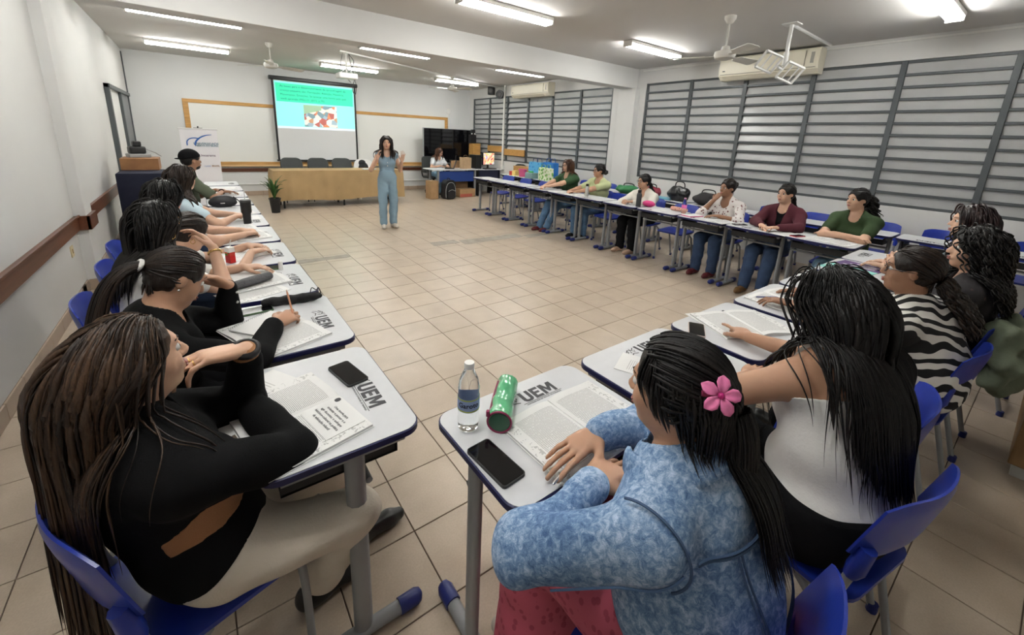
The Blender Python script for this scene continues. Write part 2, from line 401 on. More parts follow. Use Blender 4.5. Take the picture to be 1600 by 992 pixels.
# ceiling fans
m_fanw = mat('cream fan enamel', (.66, .65, .60), .45)
def fan(loc, drop, rz, label, metal=None):
    m = metal or m_fanw
    t = thing('ceiling_fan', label, 'ceiling fan', (loc[0], loc[1], ZC), rz, 'ceiling fans')
    MB().lathe([(.0, 0), (.06, 0), (.06, -.03), (.035, -.07), (.014, -.08)], n=16).build('canopy', m, t, smooth=40)
    MB().tube([(0, 0, -.05), (0, 0, -drop+.08)], .011, 8).build('rod', m, t, smooth=50)
    MB().lathe([(.015, .10), (.04, .09), (.05, .05), (.105, .035), (.115, .0), (.10, -.035), (.05, -.05), (0, -.052)], (0, 0, -drop), 20).build('motor', m, t, smooth=40)
    for k in range(3):
        b = MB(); a = 2*PI*k/3
        out = [(.10, -.02), (.2, -.022), (.22, -.06), (.56, -.07), (.585, -.04), (.585, .04), (.56, .065), (.22, .05), (.2, .022), (.10, .02)]
        tw = math.radians(-15); vs = []
        for zz in (-.0025, .0025):
            for (r, w) in out:
                q = (r, w*math.cos(tw), -.01+w*math.sin(tw)+zz); vs.append((q[0]*math.cos(a)-q[1]*math.sin(a), q[0]*math.sin(a)+q[1]*math.cos(a), q[2]-drop))
        n = len(out); b.add(vs, [tuple(range(n))[::-1], tuple(range(n, 2*n))]+[(i, (i+1) % n, n+(i+1) % n, n+i) for i in range(n)])
        b.build('blade', m, t)
    return t
c = at_z(420, 67, ZC); fan((c[0], c[1]), .36, math.radians(20), 'cream ceiling fan in front of the projection screen')
c = at_z(1142, 25, ZC); fan((c[0], c[1]), .40, math.radians(235), 'cream ceiling fan beside the empty hanging bracket')
c = at_z(707, 118, ZC); fan((c[0], c[1]), .30, math.radians(50), 'cream ceiling fan above the black display')
# ------------------------------------------------------------------ desks and chairs
m_top = mat('pale grey laminate', (.60, .61, .63), .35, var=.02, vscale=30)
m_edge = mat('navy edge band', (.012, .014, .075), .4)
m_frame = mat('grey tube paint', (.27, .28, .29), .4, metal=.15)
m_cap = mat('navy plastic cap', (.015, .025, .16), .4)
m_tray = mat('black tray plastic', (.015, .015, .016), .5, bump=.1, bscale=200)
m_blue = mat('blue chair plastic', (.014, .035, .30), .3, bump=.02, bscale=200)
m_print = mat('dark grey print', (.045, .045, .05), .6)
TOPZ = .755
def uem_mesh():
    me2 = text_mesh('UNIVERSIDADE ESTADUAL DE MARINGÁ', .0085, .0002)
    b = MB(); H_, S_ = .056, .0135; y0 = -.028
    def P_(pts, x): b.prism([(x+a, y0+c) for a, c in pts], 0, .0003)
    x = -.072
    P_([(0, .012), (0, H_), (S_, H_), (S_, .014), (.017, .011), (.026, .011), (.0285, .014), (.0285, H_), (.042, H_), (.042, .012), (.036, .003), (.028, 0), (.014, 0), (.006, .003)], x)
    P_([(0, 0), (0, H_), (.036, H_), (.036, H_-.012), (S_, H_-.012), (S_, .034), (.032, .034), (.032, .023), (S_, .023), (S_, .012), (.036, .012), (.036, 0)], x+.048)
    P_([(0, 0), (0, H_), (.017, H_), (.028, .028), (.039, H_), (.056, H_), (.056, 0), (.0435, 0), (.0435, .034), (.032, .008), (.024, .008), (.0125, .034), (.0125, 0)], x+.090)
    for me, off in ((me2, (0, -.040)),):
        b.add([(v.co.x+off[0], v.co.y+off[1], v.co.z) for v in me.vertices], [tuple(p.vertices) for p in me.polygons])
    b.box((-.085, -.0335, 0), (.085, -.0315, .0003))
    for pts in ([(-.15, -.02), (-.125, .012), (-.118, -.006), (-.105, .026), (-.098, -.008), (-.088, .008)], [(-.145, .004), (-.12, .02), (-.10, .01), (-.082, .024)], [(-.14, -.026), (-.115, -.012), (-.09, -.02)]):
        b.tube([(x, y, .0003) for x, y in pts], .0022, 4, flat=.15, up=(0, 0, 1))
    me = bpy.data.meshes.new('logo_print'); me.from_pydata(b.v, [], b.f); me.materials.append(m_print); me.update(); return me
UEM = uem_mesh()
def make_desk():
    t = thing('school_desk', '', 'desk')
    out = round_rect(-.30, -.22, .30, .22, .055, 6); inn = round_rect(-.296, -.216, .296, .216, .052, 6)
    b = MB(); b.prism(inn, TOPZ-.02, TOPZ); b.build('tabletop', m_top, t)
    n = len(out); b = MB(); vs = []
    for o_, z in ((inn, TOPZ-.0015), (out, TOPZ-.004), (out, TOPZ-.022), (inn, TOPZ-.025)): vs += [(x, y, z) for x, y in o_]
    fs = [(k*n+i, (k+1)*n+i, (k+1)*n+(i+1) % n, k*n+(i+1) % n) for k in range(3) for i in range(n)]+[tuple(range(3*n, 4*n))[::-1]]
    b.add(vs, fs); b.build('edge_band', m_edge, t, smooth=40)
    for s in (-1, 1):
        b = MB(); x = s*.262
        b.tube([(x, .02, .03), (x, .02, TOPZ-.025)], .030, 10, flat=.62, up=(1, 0, 0)); b.tube([(x, -.17, TOPZ-.04), (x, .17, TOPZ-.04)], .016, 8)
        lg = b.build('leg', m_frame, t, smooth=50)
        b = MB(); b.tube([(x, -.195, .026), (x, .195, .026)], .024, 10, flat=.9); b.build('foot_bar', m_frame, t, smooth=50)
        for e in (-1, 1):
            b = MB(); b.tube([(x, e*.14, .027), (x, e*.20, .027), (x, e*.215, .026), (x, e*.222, .024)], [.028, .028, .022, .008], 10); b.build('end_cap', m_cap, t, smooth=60)
    b = MB(); b.tube([(-.262, .06, .60), (.262, .06, .60)], .011, 8); b.build('crossbar', m_frame, t, smooth=50)
    b = MB(); b.box((-.235, -.17, .640), (.235, .16, .648)); b.box((-.235, .152, .640), (.235, .16, .70)); b.box((-.235, -.17, .640), (-.227, .16, .715)); b.box((.227, -.17, .640), (.235, .16, .715))
    b.build('book_tray', m_tray, t)
    o = link('logo_print', UEM, t); o.location = (.065, .135, TOPZ+.0003)
    return t
def make_chair(col=None):
    t = thing('school_chair', '', 'chair')
    m = col or m_blue
    # seat: dished slab with rounded outline
    out = round_rect(-.20, -.19, .20, .20, .07, 5); n = len(out); b = MB(); vs = []
    for sc_, z in ((.0, .438), (.6, .442), (.93, .45), (1.0, .447), (1.0, .434), (.9, .424), (0, .424)):
        vs += [(x*sc_, y*sc_+.0, z-(.016 if (y > .12 and sc_ > .5) else 0)) for x, y in out]
    b.add(vs, [(k*n+i, (k+1)*n+i, (k+1)*n+(i+1) % n, k*n+(i+1) % n) for k in range(6) for i in range(n)]); b.build('seat', m, t, smooth=60)
    # backrest: curved slab
    b = MB(); nx, nz = 14, 8; F = []; K = []
    def P(u, w, off):
        a = u*.205; hz = .585+.215*w
        hz -= .05*max(0, abs(u)-.55)**2*4*(w-.5)*1.2
        y = -.205-.045*w+.045*(u*u)-off
        return (a*(1-.06*w*w), y, hz)
    prof = [(0, 0.0)]
    for off in (-.012, .012):
        for j in range(nz+1):
            for i in range(nx+1):
                u = -1+2*i/nx; w = j/nz; e = max(abs(u)**6, abs(2*w-1)**6); F.append(P(u, w, off*(1-.75*e)))
    A = (nx+1)*(nz+1); fs = []
    for j in range(nz):
        for i in range(nx):
            q = j*(nx+1)+i; fs.append((q, q+1, q+nx+2, q+nx+1)); fs.append((A+q, A+q+nx+1, A+q+nx+2, A+q+1))
    for i in range(nx):
        fs.append((i, A+i, A+i+1, i+1)); q = nz*(nx+1)+i; fs.append((q, q+1, A+q+1, A+q))
    for j in range(nz):
        q = j*(nx+1); fs.append((q, q+nx+1, A+q+nx+1, A+q)); q += nx; fs.append((q, A+q, A+q+nx+1, q+nx+1))
    b.add(F, fs); bk = b.build('backrest', m, t, smooth=50)
    for s in (-1, 1):
        b = MB(); b.tube([(s*.176, -.170, .53), (s*.178, -.178, .56), (s*.181, -.192, .64)], [.017, .023, .019], 8); b.build('sleeve', m, bk, smooth=50)
        x = s*.175
        pth = smooth_path([(x, .19, .005), (x, .185, .30), (x, .17, .395), (x, .12, .418), (x, -.08, .418), (x, -.145, .44), (x, -.170, .53), (x+s*.004, -.188, .61)], 4)
        b = MB(); b.tube(pth, .0125, 8); b.build('frame_tube', m_frame, t, smooth=60)
        b = MB(); b.tube([(x, -.05, .41), (x, -.13, .35), (x, -.23, .005)], .0125, 8); b.build('leg', m_frame, t, smooth=60)
        for yy in (.19, -.23):
            b = MB(); b.tube([(x, yy, 0), (x, yy, .035)], .017, 8); b.build('leg_cap', m_cap, t, smooth=60)
    b = MB(); b.tube([(-.175, .10, .415), (.175, .10, .415)], .011, 8); b.tube([(-.175, -.10, .415), (.175, -.10, .415)], .011, 8); b.build('stretcher', m_frame, t, smooth=50)
    return t
desk0 = make_desk(); chair0 = make_chair(); used = {'d': False, 'c': False}
def desk(x, y, rz, label, group):
    o = dup(desk0) if used['d'] else desk0; used['d'] = True
    o.location = (x, y, 0); o.rotation_euler = (0, 0, math.radians(rz)); o['label'] = label; o['group'] = group; return o
def chair(x, y, rz, label, group):
    o = dup(chair0) if used['c'] else chair0; used['c'] = True
    o.location = (x, y, 0); o.rotation_euler = (0, 0, math.radians(rz)); o['label'] = label; o['group'] = group; return o
GL, GN, GR, GS = 'desks along the chair rail wall', 'desks in the row opposite the whiteboard', 'desks in the front row by the windows', 'desks in the second row under the windows'
LY = [1.33, 2.00, 2.66, 3.31, 3.96, 4.61, 5.23, 5.88, 6.53, 7.18, 7.83]
ll = ['with an open coursebook and black phone, by woman in white trousers', 'with black pencil pouch, by woman with ponytail and pen', 'with keys and grey patterned case on it', 'with a red juice carton on it', 'with an open book, beyond the juice carton desk', 'with tall black tumbler on it', 'with small black shoulder bag on it', 'in front of the man in the cap', None, None, None]
for i, y in enumerate(LY):
    desk(.25+random.uniform(-.004, .004), y, -90+random.uniform(-.6, .6), 'grey-topped school desk '+(ll[i] or 'between the man in the cap and the roll-up banner'), GL)
NX = [.81, 1.45, 2.09, 2.73, 3.36, 4.0, 4.62]
nl = ['with water bottle and green pencil case on it', 'with two phones on it, beside the denim jacket', 'under the open book the white-topped woman points at', 'in front of the woman in the zebra-striped blouse', 'in front of the curly-haired woman', 'with a mint and purple folder on it', 'in the corner where the two rows meet']
for i, x in enumerate(NX): desk(x, .83, random.uniform(-.5, .5), 'grey-topped school desk '+nl[i], GN)
RY = [1.383+.627*k for k in range(11)]
rl2 = ['with red phone, before woman in green T-shirt', 'before the woman in the maroon cardigan', 'with bottle and notebook, before woman in floral shirt', 'empty, beside the floral shirt woman', 'with dark tumbler and pink case on it', 'empty, between the white cardigan and light green top', 'with steel bottle, before woman in light green top', 'before the woman in the green V-neck', None, None, None]
for i, y in enumerate(RY): desk(5.06, y, 90+random.uniform(-.5, .5), 'grey-topped school desk '+(rl2[i] or 'with nothing on it, beyond the green V-neck woman'), GR)
SY = [.10+.627*k for k in range(14)]
sl2 = {5: 'under the slouching black bag, second row', 6: 'under the shiny black patched handbag, second row', 7: 'under the green and dark red fabric bags', 11: 'under the lime flowered shopping bag', 12: 'under the pink tub and pale blue shopping bag', 13: 'with green printed sheet, second row end'}
for i, y in enumerate(SY): desk(6.22, y, 90+random.uniform(-1, 1), 'grey-topped school desk '+sl2.get(i, 'in the second row under the louvred windows'), GS)
# chairs: [x, y, facing rz, label]
CH = 'chairs in the front row by the windows'
for k in (3, 5, 8, 9, 10):
    chair(5.42, RY[k]+random.uniform(-.03, .03), 90+random.uniform(-5, 5), {3: 'empty blue chair between the floral shirt and off-white cardigan women', 5: 'empty blue chair between the off-white cardigan and pale green top women'}.get(k, 'empty blue chair pushed in beyond the green V-neck woman'), CH)
occ = {0: 'under the woman in the green T-shirt', 1: 'under the woman in the maroon cardigan', 2: 'under the woman in the floral shirt', 4: 'under the woman in the white cardigan', 6: 'under the woman in the light green top', 7: 'under the woman in the green V-neck'}
for k, l in occ.items(): chair(5.56, {6: 4.93, 7: 5.62}.get(k, RY[k]), 90, 'blue plastic school chair '+l, 'occupied chairs in the front row by the windows')
for i, y in enumerate(SY):
    if i in (6, 7): continue
    chair(6.64+random.uniform(-.02, .05), y+random.uniform(-.06, .06), 90+random.uniform(-6, 6), 'empty blue chair behind the second row of desks under the windows', 'chairs behind the second row of desks')
# ------------------------------------------------------------------ things on the front wall
def slide_mat():
    m = mat('whiteboard enamel', (.72, .73, .70), .22); return m
m_wb = slide_mat()
wb = thing('whiteboard', 'wide whiteboard in a honey wood frame behind the projection screen', 'whiteboard', (3.09, YB, .76))
b = MB(); b.box((-3.17, -.02, 0), (3.17, -.004, 1.35)); b.build('board', m_wb, wb)
b = MB(); b.box((-3.22, -.035, 1.32), (3.22, 0, 1.40), .004); b.box((-3.22, -.035, 0), (-3.12, 0, 1.32), .004); b.box((3.12, -.035, 0), (3.22, 0, 1.32), .004); b.box((-3.22, -.035, -.03), (3.22, 0, .05), .004)
b.build('frame', m_yellow_wood, wb)
b = MB(); b.box((-3.1, -.11, -.055), (3.1, 0, -.035), .004); b.box((-3.1, -.115, -.055), (3.1, -.10, -.015), .004); b.build('tray', mat('pale wood', (.62, .42, .20), .5, var=.1, stretch=(1, 12, 12)), wb)
# projection screen with slide
S0, S1 = 1.60, 3.52; SY_ = YB-.14
ps = thing('projection_screen', 'pulled-down projection screen showing a mint green slide', 'screen', ((S0+S1)/2, SY_, .85))
b = MB(); b.box((-1.02, -.05, 1.88), (1.02, .05, 1.97), .02); b.build('case', m_black, ps)
b = MB(); b.box((-.94, -.002, .02), (.94, .002, 1.90)); b.build('cloth', mat('matte screen cloth', (.63, .64, .64), .9, bump=.03, bscale=12), ps)
for s in (-1, 1): b = MB(); b.box((s*.945-.022, -.004, .02), (s*.945+.022, .003, 1.90)); b.build('black_border', m_black, ps)
b = MB(); b.box((-.99, -.018, -.015), (.99, .018, .025), .006); b.build('bottom_bar', m_black, ps)
def emi(name, col, s): 
    c = hexc(col) if isinstance(col, str) else col
    return mat(name, c, .8, emit=c, estr=s)
b = MB(); b.box((-.915, -.0035, .78), (.915, -.0025, 1.86)); sl = b.build('slide', emi('slide pale mint', '8ff5e6', .22), ps)  # projected light is put into the colour and glow of these sheets
MB().box((-.89, -.0045, 1.40), (.89, -.0035, 1.82)).build('slide_banner', emi('slide green', '3fdca8', .22), sl)
MB().box((-.915, -.0045, .78), (.915, -.0035, .83)).build('slide_footer', emi('slide lilac white', 'd6e2f2', .2), sl)
def photo_mat():
    m = mat('slide photo', (.5, .5, .5), .8); nt, bs = nodes_of(m); tc = nt.nodes.new('ShaderNodeTexCoord')
    v = nt.nodes.new('ShaderNodeTexVoronoi'); v.inputs['Scale'].default_value = 9; nt.links.new(tc.outputs['Object'], v.inputs['Vector'])
    cr = nt.nodes.new('ShaderNodeValToRGB'); e = cr.color_ramp.elements; cr.color_ramp.interpolation = 'CONSTANT'
    e[0].color = (*hexc('b86a62'), 1); e[1].color = (*hexc('e4e0d4'), 1); e[1].position = .85
    for p, c in ((.12, 'e8e6de'), (.3, '9fb8c4'), (.42, 'c89a78'), (.55, 'dfe6e4'), (.68, '7f9aa4'), (.76, 'd98f6a')): q = e.new(p); q.color = (*hexc(c), 1)
    sp = nt.nodes.new('ShaderNodeSeparateColor'); nt.links.new(v.outputs['Color'], sp.inputs[0]); nt.links.new(sp.outputs[0], cr.inputs[0])
    nt.links.new(cr.outputs[0], bs.inputs['Base Color']); nt.links.new(cr.outputs[0], bs.inputs['Emission Color']); bs.inputs['Emission Strength'].default_value = .12; return m
MB().box((-.31, -.0050, .84), (.47, -.0035, 1.36)).build('slide_photo', photo_mat(), sl)
MB().prism([(-.31, 1.36), (-.31, 1.14), (.1, 1.25), (.1, 1.36)], -.0056, -.0049, axis='y').build('slide_photo_lawn', emi('slide lawn', '9fc0a0', .12), sl)
m_stxt = emi('slide text', '1b7f6c', .05)
for k, ln in enumerate(['As bases para o desenvolvimento da aprendizagem da', 'criança pequena são: Percepção, Atenção, Memória,', 'Movimento, Emoções. Se brincar uma forma pela qual', 'você aprende (MELLO, 2015, p.70)']):
    text_part('slide_text', ln, .068, m_stxt, sl, (-.80, -.006, 1.755-.095*k), (PI/2, 0, 0), align='LEFT', spacing=1.02, ext=.0003)['kind'] = 'stuff'
# projector on its ceiling mount
pc = at_z(540, 82, ZC); pj = thing('projector', 'white projector hanging from the ceiling with loose black cables', 'projector', (pc[0], pc[1], ZC))
b = MB(); b.box((-.17, -.13, -.46), (.17, .13, -.36), .02); bd = b.build('body', m_white, pj)
b = MB(); b.lathe([(.0, 0), (.04, 0), (.04, .03), (.03, .03), (.0, .02)], n=14)
ln = b.build('lens', m_black, bd); ln.rotation_euler = (-PI/2, 0, 0); ln.location = (.07, .125, -.41)
b = MB(); b.tube([(0, 0, 0), (0, 0, -.36)], .018, 8); b.box((-.08, -.08, -.015), (.08, .08, 0)); 
for s in (-1, 1): b.tube([(0, 0, -.27), (s*.12, 0, -.36)], .008, 6)
b.build('mount', m_pvc, pj, smooth=40)
for pts in ([(.05, .0, 0), (.1, .05, -.2), (.16, .08, -.42), (.12, .1, -.62), (.17, .1, -.72), (.2, .12, -.55), (.15, .05, -.4)], [(-.05, 0, -.01), (-.09, .04, -.22), (-.03, .06, -.38), (.1, .12, -.5)], [(.03, -.02, 0), (.13, -.03, -.15), (.05, 0, -.33)]):
    b = MB(); b.tube(smooth_path(pts, 5), .006, 6); b.build('cable', m_black, pj, smooth=60)
# roll-up banner
m_ban = mat('banner vinyl', (.78, .77, .80), .5)
by = 10.2; c0 = at_y(277, 200, by); c1 = at_y(340, 202, by); bw = (c1[0]-c0[0]); bx = (c0[0]+c1[0])/2; bz = c0[2]
bn = thing('roll_up_banner', 'white roll-up banner with blue swoosh and university lettering', 'banner', (bx, by, 0))
hw_ = bw/2*.94
b = MB(); b.box((-hw_, -.002, .10), (hw_, .002, bz)); b.build('panel', m_ban, bn)
b = MB(); b.box((-bw/2, -.015, bz-.012), (bw/2, .015, bz+.012), .004); b.build('top_rail', mat('aluminium', (.7, .7, .7), .3, metal=.8), bn)
b = MB(); b.box((-bw/2, -.06, 0), (bw/2, .06, .10), .01); b.build('base', mat('aluminium', (.7, .7, .7), .3, metal=.8), bn)
b = MB(); b.tube([(0, .03, .05), (0, .03, bz)], .01, 6); b.box((-.07, -.01, bz+.012), (.07, .01, bz+.02)); b.box((-.012, -.01, bz), (.012, .01, bz+.05)); b.build('pole', m_black, bn)
b = MB(); q = bz-.105; sc_ = bw/.66
sw = [(.21, 0), (.12, -.012), (.03, -.05), (-.04, -.11), (-.075, -.17), (-.08, -.22)]
b.tube([(x*sc_, -.004, q+z*sc_) for x, z in smooth_path([(a, 0, c) for a, c in sw], 4)[:, [0, 2]]], [.006+.010*abs(math.sin(i/8)) for i in range(21)], 6, flat=.2, up=(0, 1, 0))
sw = [(.0, -.085), (-.08, -.07), (-.16, -.09), (-.205, -.14), (-.21, -.22)]
b.tube([(x*sc_, -.004, q+z*sc_) for x, z in smooth_path([(a, 0, c) for a, c in sw], 4)[:, [0, 2]]], .011, 6, flat=.2, up=(0, 1, 0))
b.build('swoosh', mat('swoosh blue', (.02, .12, .42), .5), bn)
m_bt = mat('banner lettering', (.05, .16, .22), .5)
text_part('lettering', 'UNIVERSIDADE', .062*sc_, m_bt, bn, (.105*sc_, -.004, q-.185*sc_), (PI/2, 0, 0), bold=.001)
text_part('lettering', 'ABERTA DO BRASIL', .045*sc_, m_bt, bn, (.115*sc_, -.004, q-.225*sc_), (PI/2, 0, 0), bold=.001)
text_part('lettering', 'Umuarama', .062*sc_, mat('plum ink', (.12, .06, .12), .5), bn, (.10*sc_, -.004, q-.42*sc_), (PI/2, 0, 0), bold=.001)
text_part('lettering', 'CAPES', .04*sc_, mat('capes blue', (.1, .2, .5), .5), bn, (.08*sc_, -.004, q-.64*sc_), (PI/2, 0, 0))
text_part('lettering', 'BRASIL', .045*sc_, mat('brown ink', (.25, .12, .05), .5), bn, (.22*sc_, -.004, q-.635*sc_), (PI/2, 0, 0), bold=.001)
# draped front table, plant, chairs behind it
m_cloth = mat('tan tablecloth', (.37, .25, .12), .75, var=.12, vscale=2.5, bump=.25, bscale=9)
ft = thing('front_table', 'long table draped in a tan cloth below the projection screen', 'table', (2.55, 9.95, 0))
LX, LYY = 1.36, .33
b = MB(); n = 60; per = []
for i in range(n):
    u = -LX+2*LX*i/(n-1); per.append((u, -LYY, 1))
nx_ = n
vs = []; fs = []
prof = [(0, .782), (.0, .775), (.012, .70), (.02, .5), (.03, .3), (.035, .16)]
ring = [(-LX+2*LX*i/80, -LYY) for i in range(81)]+[(LX, -LYY+2*LYY*i/16) for i in range(1, 17)]+[(LX-2*LX*i/80, LYY) for i in range(1, 81)]+[(-LX, LYY-2*LYY*i/16) for i in range(1, 16)]
nr = len(ring)
for k, (o_, z) in enumerate(prof):
    for i, (x, y) in enumerate(ring):
        a = math.atan2(y/LYY, x/LX); wv = (math.sin(i*.9)+.6*math.sin(i*.37+1))*.012*(k/5)**1.3
        nx1 = 1 if abs(abs(x)-LX) < 1e-6 else 0; ny1 = 1 if abs(abs(y)-LYY) < 1e-6 else 0
        sx, sy = (math.copysign(1, x) if nx1 else 0), (math.copysign(1, y) if ny1 else 0)
        vs.append((x+sx*(o_+wv), y+sy*(o_+wv), z+(.02*math.sin(i*.13) if k == 5 else 0)))
fs = [(k*nr+i, k*nr+(i+1) % nr, (k+1)*nr+(i+1) % nr, (k+1)*nr+i) for k in range(5) for i in range(nr)]
fs = [f[::-1] for f in fs]+[tuple(range(nr))]
b = MB(); b.add(vs, fs); b.build('tablecloth', m_cloth, ft, smooth=50)
for sx in (-1, 0, 1):
    for sy in (-1, 1): b = MB(); b.tube([(sx*1.2, sy*.26, 0), (sx*1.2, sy*.26, .76)], .02, 8); b.build('leg', m_black, ft, smooth=50)
m_greyfab = mat('charcoal upholstery', (.05, .055, .055), .85, bump=.1, bscale=200)
def visitor_chair(x, y, label, m=m_greyfab):
    t = thing('upholstered_chair', label, 'chair', (x, y, 0), PI, 'grey chairs behind the draped table')
    b = MB(); out = round_rect(-.23, .55, .23, .97, .12, 6); vs = []; n = len(out)
    for off, s_ in ((-.04, .93), (-.025, 1), (.02, 1), (.035, .93)):
        vs += [((x_)*s_, -.25-.08*((z_-.55)/.4)-off+.07*(x_/.23)**2, .76+(z_-.76)*s_) for x_, z_ in out]
    b.add(vs, [(k*n+i, (k+1)*n+i, (k+1)*n+(i+1) % n, k*n+(i+1) % n) for k in range(3) for i in range(n)]+[tuple(range(n))[::-1], tuple(range(3*n, 4*n))]); b.build('backrest', m, t, smooth=50)
    b = MB(); b.box((-.24, -.22, .42), (.24, .24, .49), .03); b.build('seat', m, t, smooth=50)
    for s in (-1, 1):
        b = MB(); b.tube(smooth_path([(s*.22, .2, 0), (s*.22, .19, .38), (s*.22, .1, .42), (s*.22, -.2, .42), (s*.20, -.28, .6)], 4), .013, 8); b.build('leg', m_black, t, smooth=60)
        b = MB(); b.tube([(s*.22, -.24, 0), (s*.22, -.14, .42)], .013, 8); b.build('leg', m_black, t, smooth=60)
    return t
for px_, l in ((458, 'charcoal upholstered chair behind draped table, nearest the potted plant'), (500, 'charcoal upholstered chair behind draped table, between two others like it'), (538, 'charcoal upholstered chair behind draped table, next to the white chair')):
    c = at_y(px_, 252, 10.62); visitor_chair(c[0], 10.62, l)
# white plastic armchair with a dark jacket on it
c = at_y(572, 252, 10.62); wc = thing('white_chair', 'white plastic chair with a dark jacket over its back', 'chair', (c[0], 10.62, 0), PI)
b = MB(); out = round_rect(-.25, .40, .25, .95, .18, 6); n = len(out); vs = []
for off in (-.012, .012): vs += [(x_, -.24-.06*((z_-.4)/.5)-off+.10*(x_/.25)**2, z_) for x_, z_ in out]
b.add(vs, [(i, n+i, n+(i+1) % n, (i+1) % n) for i in range(n)]+[tuple(range(n))[::-1], tuple(range(n, 2*n))]); b.build('backrest', m_white, wc, smooth=50)
b = MB(); b.box((-.24, -.22, .40), (.24, .24, .43), .012); b.build('seat', m_white, wc)
for sx in (-1, 1):
    for sy in (-1, 1): b = MB(); b.tube([(sx*.23, sy*.22, 0), (sx*.21, sy*.19, .41)], [.018, .026], 8); b.build('leg', m_white, wc, smooth=50)
b = MB(); b.sphere((.0, -.22, .72), (.13, .07, .16), 14, 10); b.sphere((.03, -.23, .86), (.09, .06, .08), 12, 8); o = b.build('jacket', mat('dark jacket cloth', (.02, .022, .025), .85, bump=.4, bscale=25), smooth=180); o.location = (c[0], 10.62, 0); o.rotation_euler = (0, 0, PI); tag(o, 'dark jacket bundled on the white plastic chair', 'jacket')
# white cloth or papers on the draped table
b = MB(); b.box((-.14, -.10, 0), (.14, .10, .015), .004); o = b.build('folded_cloth', mat('pale blue cloth', (.6, .68, .74), .8, bump=.3, bscale=30), loc=(3.18, 9.85, .783)); tag(o, 'folded pale cloth lying on the tan tablecloth', 'cloth')
# potted plant
pp = (1.13, 9.26); pt = thing('potted_plant', 'leafy green plant in a black pot beside the draped table', 'plant', (pp[0], pp[1], 0))
b = MB(); b.lathe([(.0, .0), (.075, 0), (.10, .26), (.11, .27), (.11, .29), (.095, .29), (.09, .25), (0, .25)], n=20); b.build('pot', m_black, pt, smooth=40)
m_leafg = mat('plant leaf', (.035, .10, .02), .45, var=.3, vscale=10)
for k in range(34):
    a = random.uniform(0, 2*PI); ln_ = random.uniform(.22, .42); lean = random.uniform(.15, .75); h0 = random.uniform(.0, .22)
    d = np.array([math.cos(a), math.sin(a), 0]); s0 = np.array([0, 0, .27+h0])+d*.015
    pts = [s0, s0+d*ln_*lean*.45+[0, 0, ln_*.55], s0+d*ln_*lean*1.1+[0, 0, ln_*(.9-.5*lean)]]
    P_ = bez(*pts, n=7); w = [.006, .016, .019, .017, .013, .008, .001]
    b = MB(); sd = np.array([-d[1], d[0], 0]); vs = []
    for p_, w_ in zip(P_, w): p_ = np.array(p_); vs += [p_-sd*w_+[0, 0, .004], p_+[0, 0, -.002], p_+sd*w_+[0, 0, .004]]
    b.add(vs, [(i*3+j, i*3+j+1, i*3+j+4, i*3+j+3) for i in range(6) for j in range(2)]); b.build('leaf', m_leafg, pt, smooth=180)
b = MB(); b.tube([(0, 0, .25), (.01, 0, .48)], .012, 6); b.build('stem', m_leafg, pt)
# ------------------------------------------------------------------ corner with display, laptop desk, boxes
dy = 11.45; c0 = at_y(661, 199, dy); c1 = at_y(737, 203, dy); tvw = c1[0]-c0[0]; tv = thing('display_panel', 'large black interactive display standing in the corner', 'display', ((c0[0]+c1[0])/2, dy, 0))
z1 = c0[2]; z0 = z1-1.02
b = MB(); b.box((-tvw/2, -.03, z0), (tvw/2, .05, z1), .008); b.build('casing', mat('silver bezel', (.35, .36, .37), .35, metal=.6), tv)
b = MB(); b.box((-tvw/2+.012, -.034, z0+.03), (tvw/2-.012, -.029, z1-.012)); b.build('screen', mat('black glass', (.004, .004, .005), .06, spec=.6), tv)
b = MB(); b.box((-.06, .0, .1), (.06, .06, z0+.2), .005); b.box((-.5, -.18, 0), (.5, .22, .06), .01); b.build('stand', m_black, tv)
# wooden box, camera and wires beside the display
c = at_y(776, 232, 11.1)
# laptop table
lt = thing('teacher_desk', 'grey-topped teacher desk with blue front panel in the corner', 'desk', (5.55, 10.25, 0))
b = MB(); b.box((-.68, -.32, .725), (.68, .32, .75), .004); b.build('tabletop', m_top, lt)
b = MB(); b.box((-.49, -.255, .42), (.58, -.24, .70)); b.build('front_panel', mat('blue panel', (.02, .055, .24), .45), lt)
for s in (-1, 1):
    q = s*.62+(.11 if s < 0 else 0); b = MB(); b.box((q-.025, -.28, .03), (q+.025, -.23, .725), .006); b.box((q-.025, .2, .03), (q+.025, .25, .725), .006); b.box((q-.025, -.32, 0), (q+.025, .30, .04), .008); b.build('leg', m_frame, lt)
l2 = thing('computer_desk', 'dark computer table carrying the monitor beside the louvred window', 'desk', (6.62, 10.25, 0))
b = MB(); b.box((-.36, -.32, .725), (.40, .32, .75), .004); b.build('tabletop', m_top, l2)
b = MB(); b.box((-.34, -.28, .40), (.38, -.26, .72)); b.build('front_panel', mat('dark navy panel', (.01, .014, .04), .5), l2)
for s in (-1, 1): b = MB(); b.box((s*.34-.02, -.28, 0), (s*.34+.02, .28, .725), .005); b.build('leg', m_black, l2)
mo = thing('monitor', 'small black computer monitor with a colourful picture on screen', 'monitor', (6.74, 10.2, .75), math.radians(12))
b = MB(); b.box((-.235, -.02, .10), (.235, .03, .46), .01); b.build('casing', m_black, mo)
